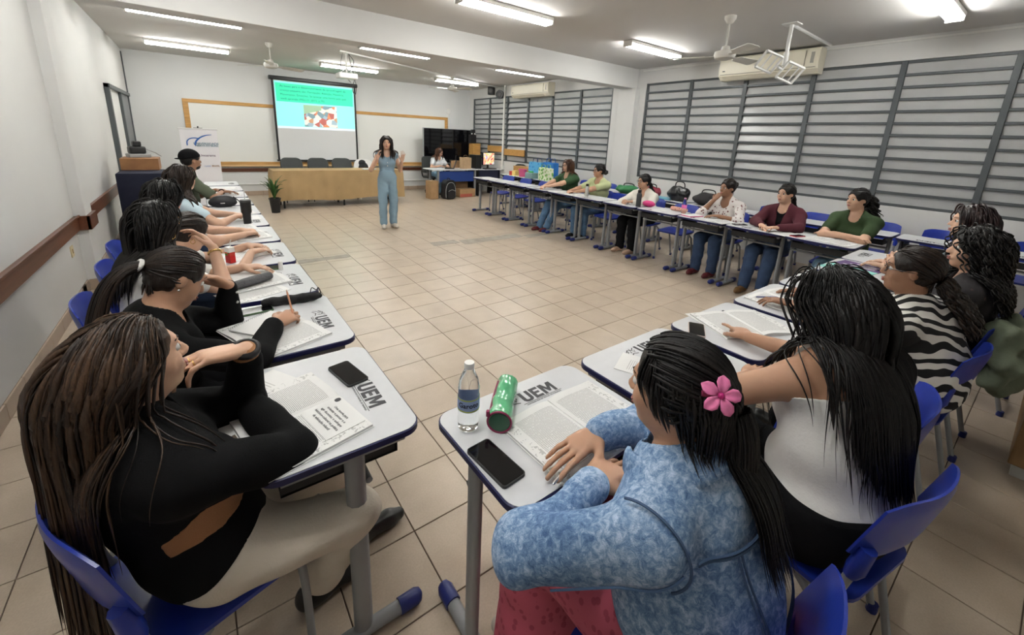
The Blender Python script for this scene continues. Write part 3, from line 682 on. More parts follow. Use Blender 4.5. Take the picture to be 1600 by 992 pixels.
def scr_mat():
    m = mat('monitor picture', (.5, .5, .5), .3); nt, bs = nodes_of(m); tc = nt.nodes.new('ShaderNodeTexCoord'); n = nt.nodes.new('ShaderNodeTexNoise'); n.inputs['Scale'].default_value = 5; n.inputs['Distortion'].default_value = 2
    nt.links.new(tc.outputs['Object'], n.inputs['Vector']); cr = nt.nodes.new('ShaderNodeValToRGB'); e = cr.color_ramp.elements
    e[0].position = .3; e[0].color = (.55, .05, .1, 1); e[1].position = .72; e[1].color = (.75, .75, .9, 1)
    for p, c in ((.4, (.8, .25, .3, 1)), (.48, (.85, .75, .2, 1)), (.55, (.9, .9, .8, 1)), (.62, (.4, .2, .6, 1))): q = e.new(p); q.color = c
    nt.links.new(n.outputs[0], cr.inputs[0]); nt.links.new(cr.outputs[0], bs.inputs['Emission Color']); nt.links.new(cr.outputs[0], bs.inputs['Base Color']); bs.inputs['Emission Strength'].default_value = .3; return m
b = MB(); b.box((-.218, -.0225, .118), (.218, -.0195, .442)); b.build('screen', scr_mat(), mo)
b = MB(); b.box((-.03, .01, .01), (.03, .03, .12)); b.box((-.12, -.06, 0), (.12, .09, .014), .005); b.build('stand', m_black, mo)
o = MB().box((-.2, -.07, 0), (.2, .07, .02), .005).build('keyboard', m_black, loc=(6.66, 10.0, .75)); tag(o, 'black keyboard in front of the small monitor', 'keyboard')
o = MB().box((-.09, -.2, 0), (.09, .2, .38), .008).build('computer_tower', m_black, loc=(6.36, 10.3, .75)); tag(o, 'black computer tower beside the small monitor', 'computer')
lp = thing('laptop', 'open black laptop on the teacher desk', 'laptop', (5.50, 10.25, .75), math.radians(-115))
b = MB(); b.box((-.17, -.12, 0), (.17, .12, .018), .004); b.build('base', m_black, lp)
b = MB(); b.add([(-.17, .115, .015), (.17, .115, .015), (.17, .19, .235), (-.17, .19, .235), (-.17, .123, .012), (.17, .123, .012), (.17, .198, .232), (-.17, .198, .232)], [(0, 1, 2, 3), (7, 6, 5, 4), (0, 4, 5, 1), (1, 5, 6, 2), (2, 6, 7, 3), (3, 7, 4, 0)]); b.build('lid', m_black, lp)
m_card = mat('brown cardboard', (.36, .22, .11), .8, var=.08, vscale=8)
pb = thing('paper_bag', 'brown paper bag standing on the teacher desk', 'bag', (5.98, 10.2, .75), .1)
b = MB(); b.prism([(-.15, 0), (.15, 0), (.155, .30), (.06, .315), (-.05, .305), (-.155, .315)], -.07, .07, axis='y'); b.build('bag_body', mat('kraft paper', (.50, .34, .20), .8, var=.1, vscale=12, bump=.4, bscale=20), pb)
b = MB(); b.tube(smooth_path([(-.06, 0, .30), (-.05, 0, .36), (.05, 0, .36), (.06, 0, .30)], 5), .004, 6); b.build('handle', m_card, pb)
def carton(x, y, w, d, h, rz, label, z=0, red=False):
    t = thing('cardboard_box', label, 'box', (x, y, z), math.radians(rz), 'cardboard boxes around the teacher desk')
    b = MB(); b.box((-w/2, -d/2, 0), (w/2, d/2, h), .003); b.build('carton', m_card, t)
    b = MB(); b.box((-w/2+.01, -.02, h), (w/2-.01, .02, h+.001)); b.build('tape', mat('packing tape', (.42, .30, .17), .35), t)
    if red: b = MB(); b.box((-w/2+.01, -d/2-.001, .01), (w/2-.1, -d/2, .09)); b.build('red_print', mat('faded red print', (.42, .10, .07), .7), t)
carton(4.84, 9.95, .22, .28, .47, 5, 'tall cardboard box standing beside the seated laptop woman')
carton(5.88, 10.02, .50, .26, .22, 3, 'low cardboard box with red print under the teacher desk', red=True)
carton(5.93, 10.42, .40, .20, .40, 0, 'wide cardboard box at the back under the teacher desk')
carton(6.42, 10.70, .5, .3, .55, 0, 'cardboard box under the computer table against the wall')
carton(5.86, 10.50, .30, .10, .2, 0, 'flat cardboard box standing behind the laptop', z=.75)
bp_ = thing('backpack', 'black backpack with white piping leaning against the teacher desk', 'backpack', (5.22, 9.76, 0), .15)
b = MB(); b.prism([(a*(1-.15*(z_/.5)**3), z_) for a, z_ in round_rect(-.17, 0, .17, .50, .10, 6)], -.10, .10, axis='y'); b.build('bag_body', mat('backpack nylon', (.012, .012, .014), .6, bump=.3, bscale=40), bp_, smooth=50)
b = MB(); b.prism(round_rect(-.12, .03, .12, .26, .05, 5), -.15, -.09, axis='y'); b.build('front_pocket', mat('backpack nylon', 0), bp_, smooth=50)
b = MB(); b.tube(smooth_path([(-.15, -.103, .05), (-.155, -.103, .25), (-.10, -.103, .40), (0, -.103, .44), (.10, -.103, .40), (.155, -.103, .25), (.15, -.103, .05)], 5), .006, 6); b.tube(smooth_path([(-.11, -.152, .22), (0, -.155, .255), (.11, -.152, .22)], 5), .005, 6); b.build('piping', mat('pale grey piping', (.5, .5, .5), .6), bp_, smooth=60)
b = MB(); b.tube(smooth_path([(-.04, 0, .49), (-.03, 0, .54), (.03, 0, .54), (.04, 0, .49)], 5), .008, 6); b.build('handle', m_black, bp_, smooth=60)
# office chair of the laptop woman
oc = thing('office_chair', 'dark office chair under the woman at the laptop', 'chair', (5.44, 11.08, 0), math.radians(-168))
b = MB(); b.prism(round_rect(-.22, .55, .22, 1.02, .08, 5), -.27, -.22, axis='y'); b.build('backrest', m_greyfab, oc, smooth=50)
b = MB(); b.box((-.24, -.22, .41), (.24, .24, .48), .03); b.build('seat', m_greyfab, oc, smooth=50)
for s in (-1, 1): b = MB(); b.tube(smooth_path([(s*.25, -.18, .45), (s*.30, -.15, .62), (s*.30, .05, .64), (s*.29, .14, .55), (s*.25, .1, .45)], 5), .018, 8); b.build('armrest', m_black, oc, smooth=60)
b = MB(); b.tube([(0, 0, .08), (0, 0, .42)], .03, 10)
b.tube([(0, -.2, .42), (0, -.26, .48), (0, -.255, .7)], .02, 6)
b.build('column', m_black, oc, smooth=50)
for k in range(5):
    a = 2*PI*k/5; b = MB(); b.tube([(0, 0, .10), (.28*math.cos(a), .28*math.sin(a), .065)], [.028, .016], 6); b.sphere((.28*math.cos(a), .28*math.sin(a), .028), .028, 8, 6); b.build('base_arm', m_black, oc, smooth=60)
# small wooden box with camera by the display
c = at_y(757, 225, 11.15)
wb_ = thing('wooden_crate', 'upright honey wood box beside the black display', 'box', (6.80, 11.06, 0))
b = MB(); b.box((-.13, -.12, 1.02), (.13, .12, 1.43), .004); b.build('box_body', m_yellow_wood, wb_)
b = MB(); b.box((-.14, -.16, 0), (.14, .16, 1.02), .004); b.build('pedestal', m_black, wb_)
cm = thing('webcam', 'black camera with two white lights on the wooden box', 'camera', (6.72, 11.06, 1.43))
b = MB(); b.box((-.11, -.06, 0), (.10, .06, .25), .015); b.box((-.06, -.05, .25), (.07, .05, .40), .02); b.build('camera_body', m_black, cm)
for s in (-1, 1): b = MB(); b.sphere((s*.05-.01, -.055, .28), .022, 8, 6); b.build('camera_light', m_white, cm)
# wall loudspeakers
for k, (px_, py_, d_) in enumerate(((741, 145, .10), (768, 142, .10), (783, 148, .13))):
    if k == 0: c = at_y(741, 145, YB-.08)
    else: c = at_x(px_, py_, XR-.08)
    t = thing('loudspeaker', ['small black loudspeaker in the corner beside the louvred window', 'small square black loudspeaker high above the louvred window', 'round black loudspeaker next to the cream pipe'][k], 'loudspeaker', tuple(c), math.radians((200, 125, 110)[k]), 'black loudspeakers near the ceiling')
    b = MB()
    if k < 2: b.box((-.09, -.08, -.11), (.09, .08, .11), .015)
    else: b.tube([(0, -.07, 0), (0, .05, 0), (0, .09, 0)], [.09, .12, .12], 14)
    b.build('cabinet', m_black, t, smooth=40)
    b = MB(); b.lathe([(.0, -.01), (.03, -.01), (.06, .005), (.07, .01), (.07, .0)], n=14); q = b.build('cone', mat('speaker cone grey', (.10, .10, .10), .6), t); q.rotation_euler = (-PI/2, 0, 0); q.location = (0, .086 if k < 2 else .092, 0)
    b = MB(); b.tube([(0, -.07, 0), (0, -.12, .02)], .012, 6); b.build('bracket', m_black, t)
for k, (ya, yb_, za, l) in enumerate(((9.98, 10.76, 1.31, 'honey wood board on the louvred window between pipe and corner'), (8.96, 9.90, 1.245, 'honey wood board on the louvred window beside the cream pipe'))):
    b = MB(); b.box((XR-.035, ya, za-.085), (XR-.008, yb_, za+.085), .004); o = b.build('wooden_board', m_yellow_wood); tag(o, l, 'board', 'wooden boards across the louvred window')
# air conditioners
m_ac = mat('aged air conditioner plastic', (.72, .68, .55), .4)
def ac(ya, yb_, z0, z1, label):
    t = thing('air_conditioner', label, 'air conditioner', (XR, (ya+yb_)/2, z0), PI/2, 'wall air conditioners')
    w = (yb_-ya)/2; h = z1-z0
    b = MB(); pr_ = [(0, 0), (.14, .0), (.21, .06), (.225, .16), (.215, h-.02), (.19, h), (0, h)]
    b.prism(pr_, -w, w, axis='x'); o = b.build('body', m_ac, t, smooth=25)
    b = MB(); b.prism([(.15, -.004), (.207, .045), (.2, .05), (.145, .004)], -w+.2, w-.06, axis='x'); b.build('air_flap', mat('ivory flap', (.62, .58, .46), .4), t)
    b = MB(); b.box((-w+.165, .205, .10), (-w+.17, .228, h-.03)); b.box((-w+.03, .2, .075), (w-.03, .226, .08)); b.build('panel_joint', mat('joint shadow grey', (.25, .23, .19), .6), t)
    b = MB(); b.box((-w+.06, .218, .13), (-w+.10, .2265, h-.06), .002); b.build('indicator', mat('badge grey', (.35, .34, .30), .4), t)
    b = MB(); b.box((w-.10, .222, .12), (w-.06, .227, .135), .001); b.build('badge', m_dark, t)
ac(2.41, 3.78, 2.67, 3.0, 'cream wall air conditioner behind the empty hanging bracket')
ac(7.93, 9.41, 2.66, 2.97, 'cream wall air conditioner above the window with wooden boards')
# empty display bracket hanging from the ceiling
m_brk = mat('white bracket paint', (.68, .68, .66), .4)
c = at_z(1238, 37, ZC); e_ = at_y(1212, 98, c[1]); hb = thing('hanging_bracket', 'empty white double-frame bracket hanging before the air conditioner', 'bracket', tuple(c))
dz = e_[2]-ZC
b = MB(); b.tube([(0, 0, 0), (0, 0, dz+.12)], .022, 8); b.box((-.08, -.08, -.012), (.08, .08, 0)); b.build('post', m_brk, hb, smooth=50)
p_ = at_z(1298, 71, ZC-.02)-np.array(c); b = MB(); b.tube([(0, 0, -.01), tuple(p_)], .018, 6); b.build('brace', m_brk, hb, smooth=50)
_u = np.array([.80, -.52, -.30]); _u /= np.linalg.norm(_u); _n = np.array([-.80, -.42, -.42]); _n = _n-_u*(_n@_u); _n /= np.linalg.norm(_n); _v = np.cross(_n, _u)
for k, s in enumerate((-1, 1)):
    b = MB()
    def tr(q): return tuple(_u*(q[0]*.82+s*.135-.06)+_v*q[1]*.82+_n*(.03*s)+np.array([0, 0, dz-.04]))
    cs = [tr(q) for q in ((-.13, -.12), (.13, -.12), (.13, .12), (-.13, .12), (-.13, -.12))]
    for q0, q1 in zip(cs[:-1], cs[1:]): b.tube([q0, q1], .016, 6)
    b.tube([tr((-.04, -.12)), tr((-.04, .12))], .010, 6); b.tube([tr((.06, -.12)), tr((.06, .12))], .010, 6); b.tube([tr((-.13*s, 0)), tr((-.2*s, 0))], .016, 6)
    b.build('frame', m_brk, hb, smooth=50)
b = MB(); b.tube([(0, 0, dz+.14), (0, 0, dz)], .03, 8); b.build('joint', m_brk, hb, smooth=50)
# podium with dark cloth and equipment near the door
pd = thing('lectern', 'lectern draped in navy cloth beside the door', 'lectern', (-.62, 7.5, 0))
b = MB(); b.box((-.24, -.3, 0), (.24, .3, .98), .02); b.build('drape', mat('navy cloth', (.008, .010, .028), .85, bump=.4, bscale=10), pd, smooth=40)
o = MB().box((-.2, -.22, 0), (.2, .22, .16), .006).build('wooden_case', mat('brown wood case', (.28, .13, .05), .5, var=.15), loc=(-.64, 7.85, .98)); tag(o, 'brown wooden case on the navy-draped lectern', 'case')
pr_ = thing('document_camera', 'black equipment on top of the brown wooden case', 'camera', (-.66, 7.9, 1.14), .3)
b = MB(); b.box((-.12, -.1, 0), (.12, .1, .05), .01); b.build('base', mat('grey plastic', (.3, .3, .3), .5), pr_)
b = MB(); b.box((-.1, -.07, .05), (.08, .07, .15), .02); b.box((-.05, -.05, .15), (.04, .05, .22), .015); b.build('head', m_black, pr_)
b = MB(); b.tube([(.08, 0, .12), (.2, .02, .06), (.26, .03, .01)], .008, 6); b.build('arm', mat('grey plastic', 0), pr_)
# wooden furniture edge at the right side of the photograph
wf = thing('wooden_cabinet', 'brown wooden cabinet on a pale plinth behind the row of chairs', 'cabinet', (3.92, -.42, 0))
b = MB(); b.box((-.66, -.30, .07), (.66, .30, .80), .006); b.build('body', mat('brown wood veneer', (.25, .145, .062), .5, var=.2, vscale=3, stretch=(12, 12, 1.5)), wf)
b = MB(); b.box((-.64, -.28, 0), (.64, .28, .07), .004); b.build('plinth', mat('pale plinth', (.45, .45, .42), .6), wf)
b = MB(); b.box((-.69, -.33, .80), (.69, .33, .83), .005); b.build('top', mat('brown wood veneer', 0), wf)
# ------------------------------------------------------------------ people: one continuous surface polygonised from a field of limbs
def nrm(v): v = np.asarray(v, float); return v/(np.linalg.norm(v)+1e-12)
class Prim:
    __slots__ = ('t', 'a', 'b', 'ra', 'rb', 'R', 'k', 'cat')
def cone(a, b, ra, rb, k=.02, cat=''):
    p = Prim(); p.t = 0; p.a = np.array(a, float); p.b = np.array(b, float); p.ra = ra; p.rb = rb; p.k = k; p.cat = cat; p.R = None; return p
def ell(c, r, R=None, k=.02, cat=''):
    p = Prim(); p.t = 1; p.a = np.array(c, float); p.b = np.array(r, float); p.R = np.eye(3) if R is None else np.asarray(R, float); p.k = k; p.cat = cat; p.ra = p.rb = 0; return p
def pd_eval(p, X, Y, Z, t=0.0):
    if p.t == 0:
        ab = p.b-p.a; L2 = ab@ab+1e-12
        px, py, pz = X-p.a[0], Y-p.a[1], Z-p.a[2]
        h = np.clip((px*ab[0]+py*ab[1]+pz*ab[2])/L2, 0, 1)
        return np.sqrt((px-h*ab[0])**2+(py-h*ab[1])**2+(pz-h*ab[2])**2)-(p.ra+t+(p.rb-p.ra)*h)
    r = p.b+t; px, py, pz = X-p.a[0], Y-p.a[1], Z-p.a[2]; R = p.R      # columns of R: local axes in the world
    u = (px*R[0, 0]+py*R[1, 0]+pz*R[2, 0])/r[0]; v = (px*R[0, 1]+py*R[1, 1]+pz*R[2, 1])/r[1]; w = (px*R[0, 2]+py*R[1, 2]+pz*R[2, 2])/r[2]
    k0 = np.sqrt(u*u+v*v+w*w)+1e-9; k1 = np.sqrt((u/r[0])**2+(v/r[1])**2+(w/r[2])**2)+1e-9
    return k0*(k0-1)/k1
def pd_box(p, t):
    if p.t == 0:
        r = max(p.ra, p.rb)+t; return np.minimum(p.a, p.b)-r, np.maximum(p.a, p.b)+r
    e = np.sqrt(((p.R*(p.b+t))**2).sum(1)); return p.a-e, p.a+e
def smin(a, b, k):
    h = np.maximum(k-np.abs(a-b), 0)/k
    return np.minimum(a, b)-h*h*k*.25
def f_points(prims, P, t=0.0):
    D = np.full(len(P), 1e3); X, Y, Z = P[:, 0], P[:, 1], P[:, 2]
    for p in prims: D = smin(D, pd_eval(p, X, Y, Z, t), max(p.k, 1e-4))
    return D
def f_grad(prims, P, t=0.0, e=.003):
    g = np.stack([f_points(prims, P+np.eye(3)[i]*e, t)-f_points(prims, P-np.eye(3)[i]*e, t) for i in range(3)], -1)
    return g/(np.linalg.norm(g, axis=1)[:, None]+1e-9)
def project(prims, P, t=0.0, it=4):
    P = np.array(P, float)
    for _ in range(it): P = P-f_grad(prims, P, t)*f_points(prims, P, t)[:, None]
    return P
def fold_noise(X, Y, Z, seed, amp, scale):
    rs = np.random.RandomState(seed); out = 0
    for i in range(7):
        d = nrm(rs.normal(size=3)); f = scale*rs.uniform(.6, 1.8); ph = rs.uniform(0, 6.28)
        out = out+np.sin(f*(X*d[0]+Y*d[1]+Z*d[2])+ph+1.5*np.sin(f*.37*(X*d[1]-Y*d[2]+Z*d[0])))
    return out*(amp/3.0)
def polygonise(prims, h, t=0.0, cuts=(), folds=None, subs=()):
    """surface nets; cuts: (point, normal) keeps the side behind the plane; subs: prims smoothly removed"""
    los, his = zip(*[pd_box(p, t) for p in prims]); lo = np.min(los, 0)-3*h; hi = np.max(his, 0)+3*h
    n = np.ceil((hi-lo)/h).astype(int)+1
    D = np.full(n, 1.0, np.float32); ax = [lo[i]+h*np.arange(n[i]) for i in range(3)]
    for p in prims:
        k = max(p.k, 1e-4); a, b = pd_box(p, t); m = k+4*h
        i0 = np.maximum(((a-m-lo)/h).astype(int), 0); i1 = np.minimum(((b+m-lo)/h).astype(int)+2, n)
        s = tuple(slice(i0[i], i1[i]) for i in range(3))
        X, Y, Z = ax[0][s[0]][:, None, None], ax[1][s[1]][None, :, None], ax[2][s[2]][None, None, :]
        D[s] = smin(D[s], pd_eval(p, X, Y, Z, t), k).astype(np.float32)
    X, Y, Z = ax[0][:, None, None], ax[1][None, :, None], ax[2][None, None, :]
    if folds: D = np.where(np.abs(D) < 5*h+folds[1]*3, D+fold_noise(X, Y, Z, *folds).astype(np.float32), D)
    for p in subs:
        a, b = pd_box(p, 0); m = p.k+4*h
        i0 = np.clip(((a-m-lo)/h).astype(int), 0, n); i1 = np.clip(((b+m-lo)/h).astype(int)+2, 0, n)
        if (i1 <= i0).any(): continue
        s = tuple(slice(i0[i], i1[i]) for i in range(3))
        q = pd_eval(p, ax[0][s[0]][:, None, None], ax[1][s[1]][None, :, None], ax[2][s[2]][None, None, :])
        D[s] = -smin(-D[s], q, max(p.k, 1e-4))
    for c, nv in cuts:
        nv = nrm(nv); D = np.maximum(D, (X-c[0])*nv[0]+(Y-c[1])*nv[1]+(Z-c[2])*nv[2]).astype(np.float32)
    S = D < 0
    c8 = [S[i:n[0]-1+i, j:n[1]-1+j, k:n[2]-1+k] for i in (0, 1) for j in (0, 1) for k in (0, 1)]
    al = c8[0].copy(); an = c8[0].copy()
    for c in c8[1:]: al &= c; an |= c
    act = an & ~al; idx = np.argwhere(act)
    if not len(idx): return np.zeros((0, 3)), np.zeros((0, 4), int)
    off = np.array([(i, j, k) for i in (0, 1) for j in (0, 1) for k in (0, 1)])
    val = np.stack([D[idx[:, 0]+o[0], idx[:, 1]+o[1], idx[:, 2]+o[2]] for o in off], 1).astype(float)
    acc = np.zeros((len(idx), 3)); cnt = np.zeros(len(idx))
    for i in range(8):
        for j in range(i+1, 8):
            if np.abs(off[i]-off[j]).sum() != 1: continue
            a, b = val[:, i], val[:, j]; m = (a < 0) != (b < 0); tt = np.where(m, a/np.where(m, a-b, 1), 0)
            acc += np.where(m[:, None], off[i]+tt[:, None]*(off[j]-off[i]), 0); cnt += m
    V = lo+h*(idx+acc/np.maximum(cnt, 1)[:, None])
    vid = np.full(act.shape, -1, np.int64); vid[act] = np.arange(len(idx))
    F = []
    for axis in range(3):
        o1, o2 = [(1, 2), (2, 0), (0, 1)][axis]
        sl0 = [slice(1, -1)]*3; sl0[axis] = slice(0, -1); sl1 = list(sl0); sl1[axis] = slice(1, None)
        A, B = S[tuple(sl0)], S[tuple(sl1)]; e = np.argwhere(A != B)
        if not len(e): continue
        inside = A[tuple(e.T)]; base = e.copy()
        for d in range(3):
            if d != axis: base[:, d] += 1
        def cell(d1, d2):
            q = base.copy(); q[:, o1] -= d1; q[:, o2] -= d2; return vid[tuple(q.T)]
        Q = np.stack([cell(0, 0), cell(1, 0), cell(1, 1), cell(0, 1)], 1)
        Q[~inside] = Q[~inside][:, ::-1]; F.append(Q)
    F = np.concatenate(F); F = F[(F >= 0).all(1)]
    return V, F
def tubes_np(paths, rad, n=5, flat=1.0):
    """many tapered strands at once: paths (L,S,3), rad (L,S)"""
    L, S, _ = paths.shape
    T = np.gradient(paths, axis=1); T /= np.linalg.norm(T, axis=2, keepdims=True)+1e-9
    ref = np.where(np.abs(T[..., 2:3]) < .9, np.array([0, 0, 1.]), np.array([1., 0, 0]))
    ref = np.repeat(ref[:, :1], S, 1); u = ref-T*(ref*T).sum(2, keepdims=True); u /= np.linalg.norm(u, axis=2, keepdims=True)+1e-9; w = np.cross(T, u)
    a = 2*PI*np.arange(n)/n
    V = paths[:, :, None]+rad[:, :, None, None]*(np.cos(a)[None, None, :, None]*u[:, :, None]+flat*np.sin(a)[None, None, :, None]*w[:, :, None])
    base = (np.arange(L)[:, None, None]*S+np.arange(S-1)[None, :, None])*n; j = np.arange(n)[None, None, :]; j2 = (j+1) % n
    F = np.stack([base+j, base+j2, base+n+j2, base+n+j], -1).reshape(-1, 4)
    return V.reshape(-1, 3), F
def ik(S, W, l1, l2, pole):
    S, W = np.array(S, float), np.array(W, float); d = W-S; L = np.linalg.norm(d); d = d/(L+1e-9)
    L = min(L, (l1+l2)*.998); W = S+d*L
    x = (l1*l1-l2*l2+L*L)/(2*L); y = math.sqrt(max(l1*l1-x*x, 0)); pv = np.array(pole, float); pv = pv-d*(pv@d)
    return S+d*x+nrm(pv)*y, W
def hand_prims(W, d, n, side, curl=.5, spread=.12, thumb=.5, s=1.0, cat='hand', curls=None):
    """wrist W, finger direction d, palm normal n, side +1 right / -1 left"""
    d = nrm(d); n = np.array(n, float); n = nrm(n-d*(n@d)); t = np.cross(d, n)*side      # t points to the thumb side
    out = [ell(W+d*.045*s-n*.002, (.036*s, .046*s, .0155*s), np.stack([t, d, n], 1), .012, cat)]
    K = [(.028, .088, .045, .027, .022), (.009, .092, .050, .031, .023), (-.010, .088, .046, .029, .022), (-.028, .080, .036, .022, .019)]
    for i, (x, y, a, b, c) in enumerate(K):
        cu = (curls[i] if curls else curl)*(1+.12*i); sp = spread*(1.2-.8*i)
        base = W+(t*x+d*y)*s; fd = nrm(d+t*sp*.6); r0 = (.0092-.0005*i)*s
        out.append(cone(W+d*.02*s+t*x*.5*s, base, .012*s, .0102*s, .010, cat))
        ang = 0; p = base
        for q, (ln, g) in enumerate(((a, .55), (b, .85), (c, .55))):
            ang += cu*g; v = fd*math.cos(ang)+n*math.sin(ang); e = p+v*ln*s
            out.append(cone(p, e, r0*(1-.08*q), r0*(.92-.08*q), .0035, cat)); p = e
    b0 = W+(t*.024+d*.022+n*.004)*s; b1 = b0+nrm(t*.75+d*.75+n*.35*thumb)*.040*s; b2 = b1+nrm(t*.30+d*.95+n*.5*thumb)*.030*s; b3 = b2+nrm(t*.05+d*1+n*.6*thumb)*.024*s
    out += [cone(b0, b1, .0155*s, .012*s, .012, cat), cone(b1, b2, .0108*s, .0098*s, .005, cat), cone(b2, b3, .0096*s, .0078*s, .004, cat)]
    return out
def attr_material(name, c0, c1, rough=.35, bump=0.0, spec=.5, scale=(60, 60, 4)):
    """hair: two tones mixed by a per-lock value and by fine streaks"""
    m = mat(name, c0, rough, spec=spec); nt, b = nodes_of(m)
    at = nt.nodes.new('ShaderNodeAttribute'); at.attribute_name = 'lock'; tc = nt.nodes.new('ShaderNodeTexCoord'); mp = nt.nodes.new('ShaderNodeMapping'); mp.inputs['Scale'].default_value = scale
    nz = nt.nodes.new('ShaderNodeTexNoise'); nz.inputs['Scale'].default_value = 3.0; nz.inputs['Detail'].default_value = 4; nt.links.new(tc.outputs['Object'], mp.inputs[0]); nt.links.new(mp.outputs[0], nz.inputs['Vector'])
    ad = nt.nodes.new('ShaderNodeMath'); ad.operation = 'MULTIPLY'; nt.links.new(at.outputs['Fac'], ad.inputs[0]); nt.links.new(nz.outputs[0], ad.inputs[1])
    mr = nt.nodes.new('ShaderNodeMapRange'); mr.inputs[1].default_value = .1; mr.inputs[2].default_value = .55; nt.links.new(ad.outputs[0], mr.inputs[0])
    mx = nt.nodes.new('ShaderNodeMix'); mx.data_type = 'RGBA'; mx.inputs[6].default_value = (*c0, 1); mx.inputs[7].default_value = (*c1, 1); nt.links.new(mr.outputs[0], mx.inputs[0]); nt.links.new(mx.outputs[2], b.inputs['Base Color'])
    bp = nt.nodes.new('ShaderNodeBump'); bp.inputs['Strength'].default_value = .35; bp.inputs['Distance'].default_value = .004; nt.links.new(nz.outputs[0], bp.inputs['Height']); nt.links.new(bp.outputs[0], b.inputs['Normal'])
    return m
HAIR = {
 'black': attr_material('black hair', (.0045, .004, .0042), (.015, .012, .011), .42, spec=.35),
 'brown': attr_material('brown hair', (.016, .009, .006), (.085, .046, .025), .42, spec=.4),
 'dark': attr_material('dark brown hair', (.008, .005, .004), (.030, .017, .011), .42, spec=.4),
 'auburn': attr_material('auburn hair', (.035, .013, .006), (.11, .045, .018), .38),
 'red': attr_material('dark plum hair', (.012, .005, .006), (.035, .014, .013), .36)}
def skin_mat(name, c):
    m = mat(name, c, .5, var=.05, vscale=14, bump=.04, bscale=250); nt, b = nodes_of(m)
    b.inputs['Subsurface Weight'].default_value = .08; b.inputs['Subsurface Radius'].default_value = (.02, .008, .004); b.inputs['Subsurface Scale'].default_value = .3
    return m
SKIN = {'light': skin_mat('light skin', (.56, .34, .235)), 'mid': skin_mat('tan skin', (.46, .255, .16)), 'brown': skin_mat('brown skin', (.30, .155, .092)), 'dark': skin_mat('deep brown skin', (.20, .10, .058))}
m_lip = mat('lips', (.36, .12, .10), .4); m_eyew = mat('eye white', (.7, .68, .65), .2); m_iris = mat('dark iris', (.02, .012, .008), .15); m_brow = mat('eyebrow', (.015, .01, .008), .7)
PEOPLE = []
def frame_of(yaw, pitch=0.0, roll=0.0):
    """columns right, forward, up"""
    a = math.radians(yaw); f = np.array([math.cos(a), math.sin(a), 0]); r = np.array([math.sin(a), -math.cos(a), 0]); u = np.array([0, 0, 1.])
    p = math.radians(pitch); f, u = f*math.cos(p)+u*math.sin(p), u*math.cos(p)-f*math.sin(p)
    q = math.radians(roll); r, u = r*math.cos(q)-u*math.sin(q), u*math.cos(q)+r*math.sin(q)
    return np.stack([r, f, u], 1)
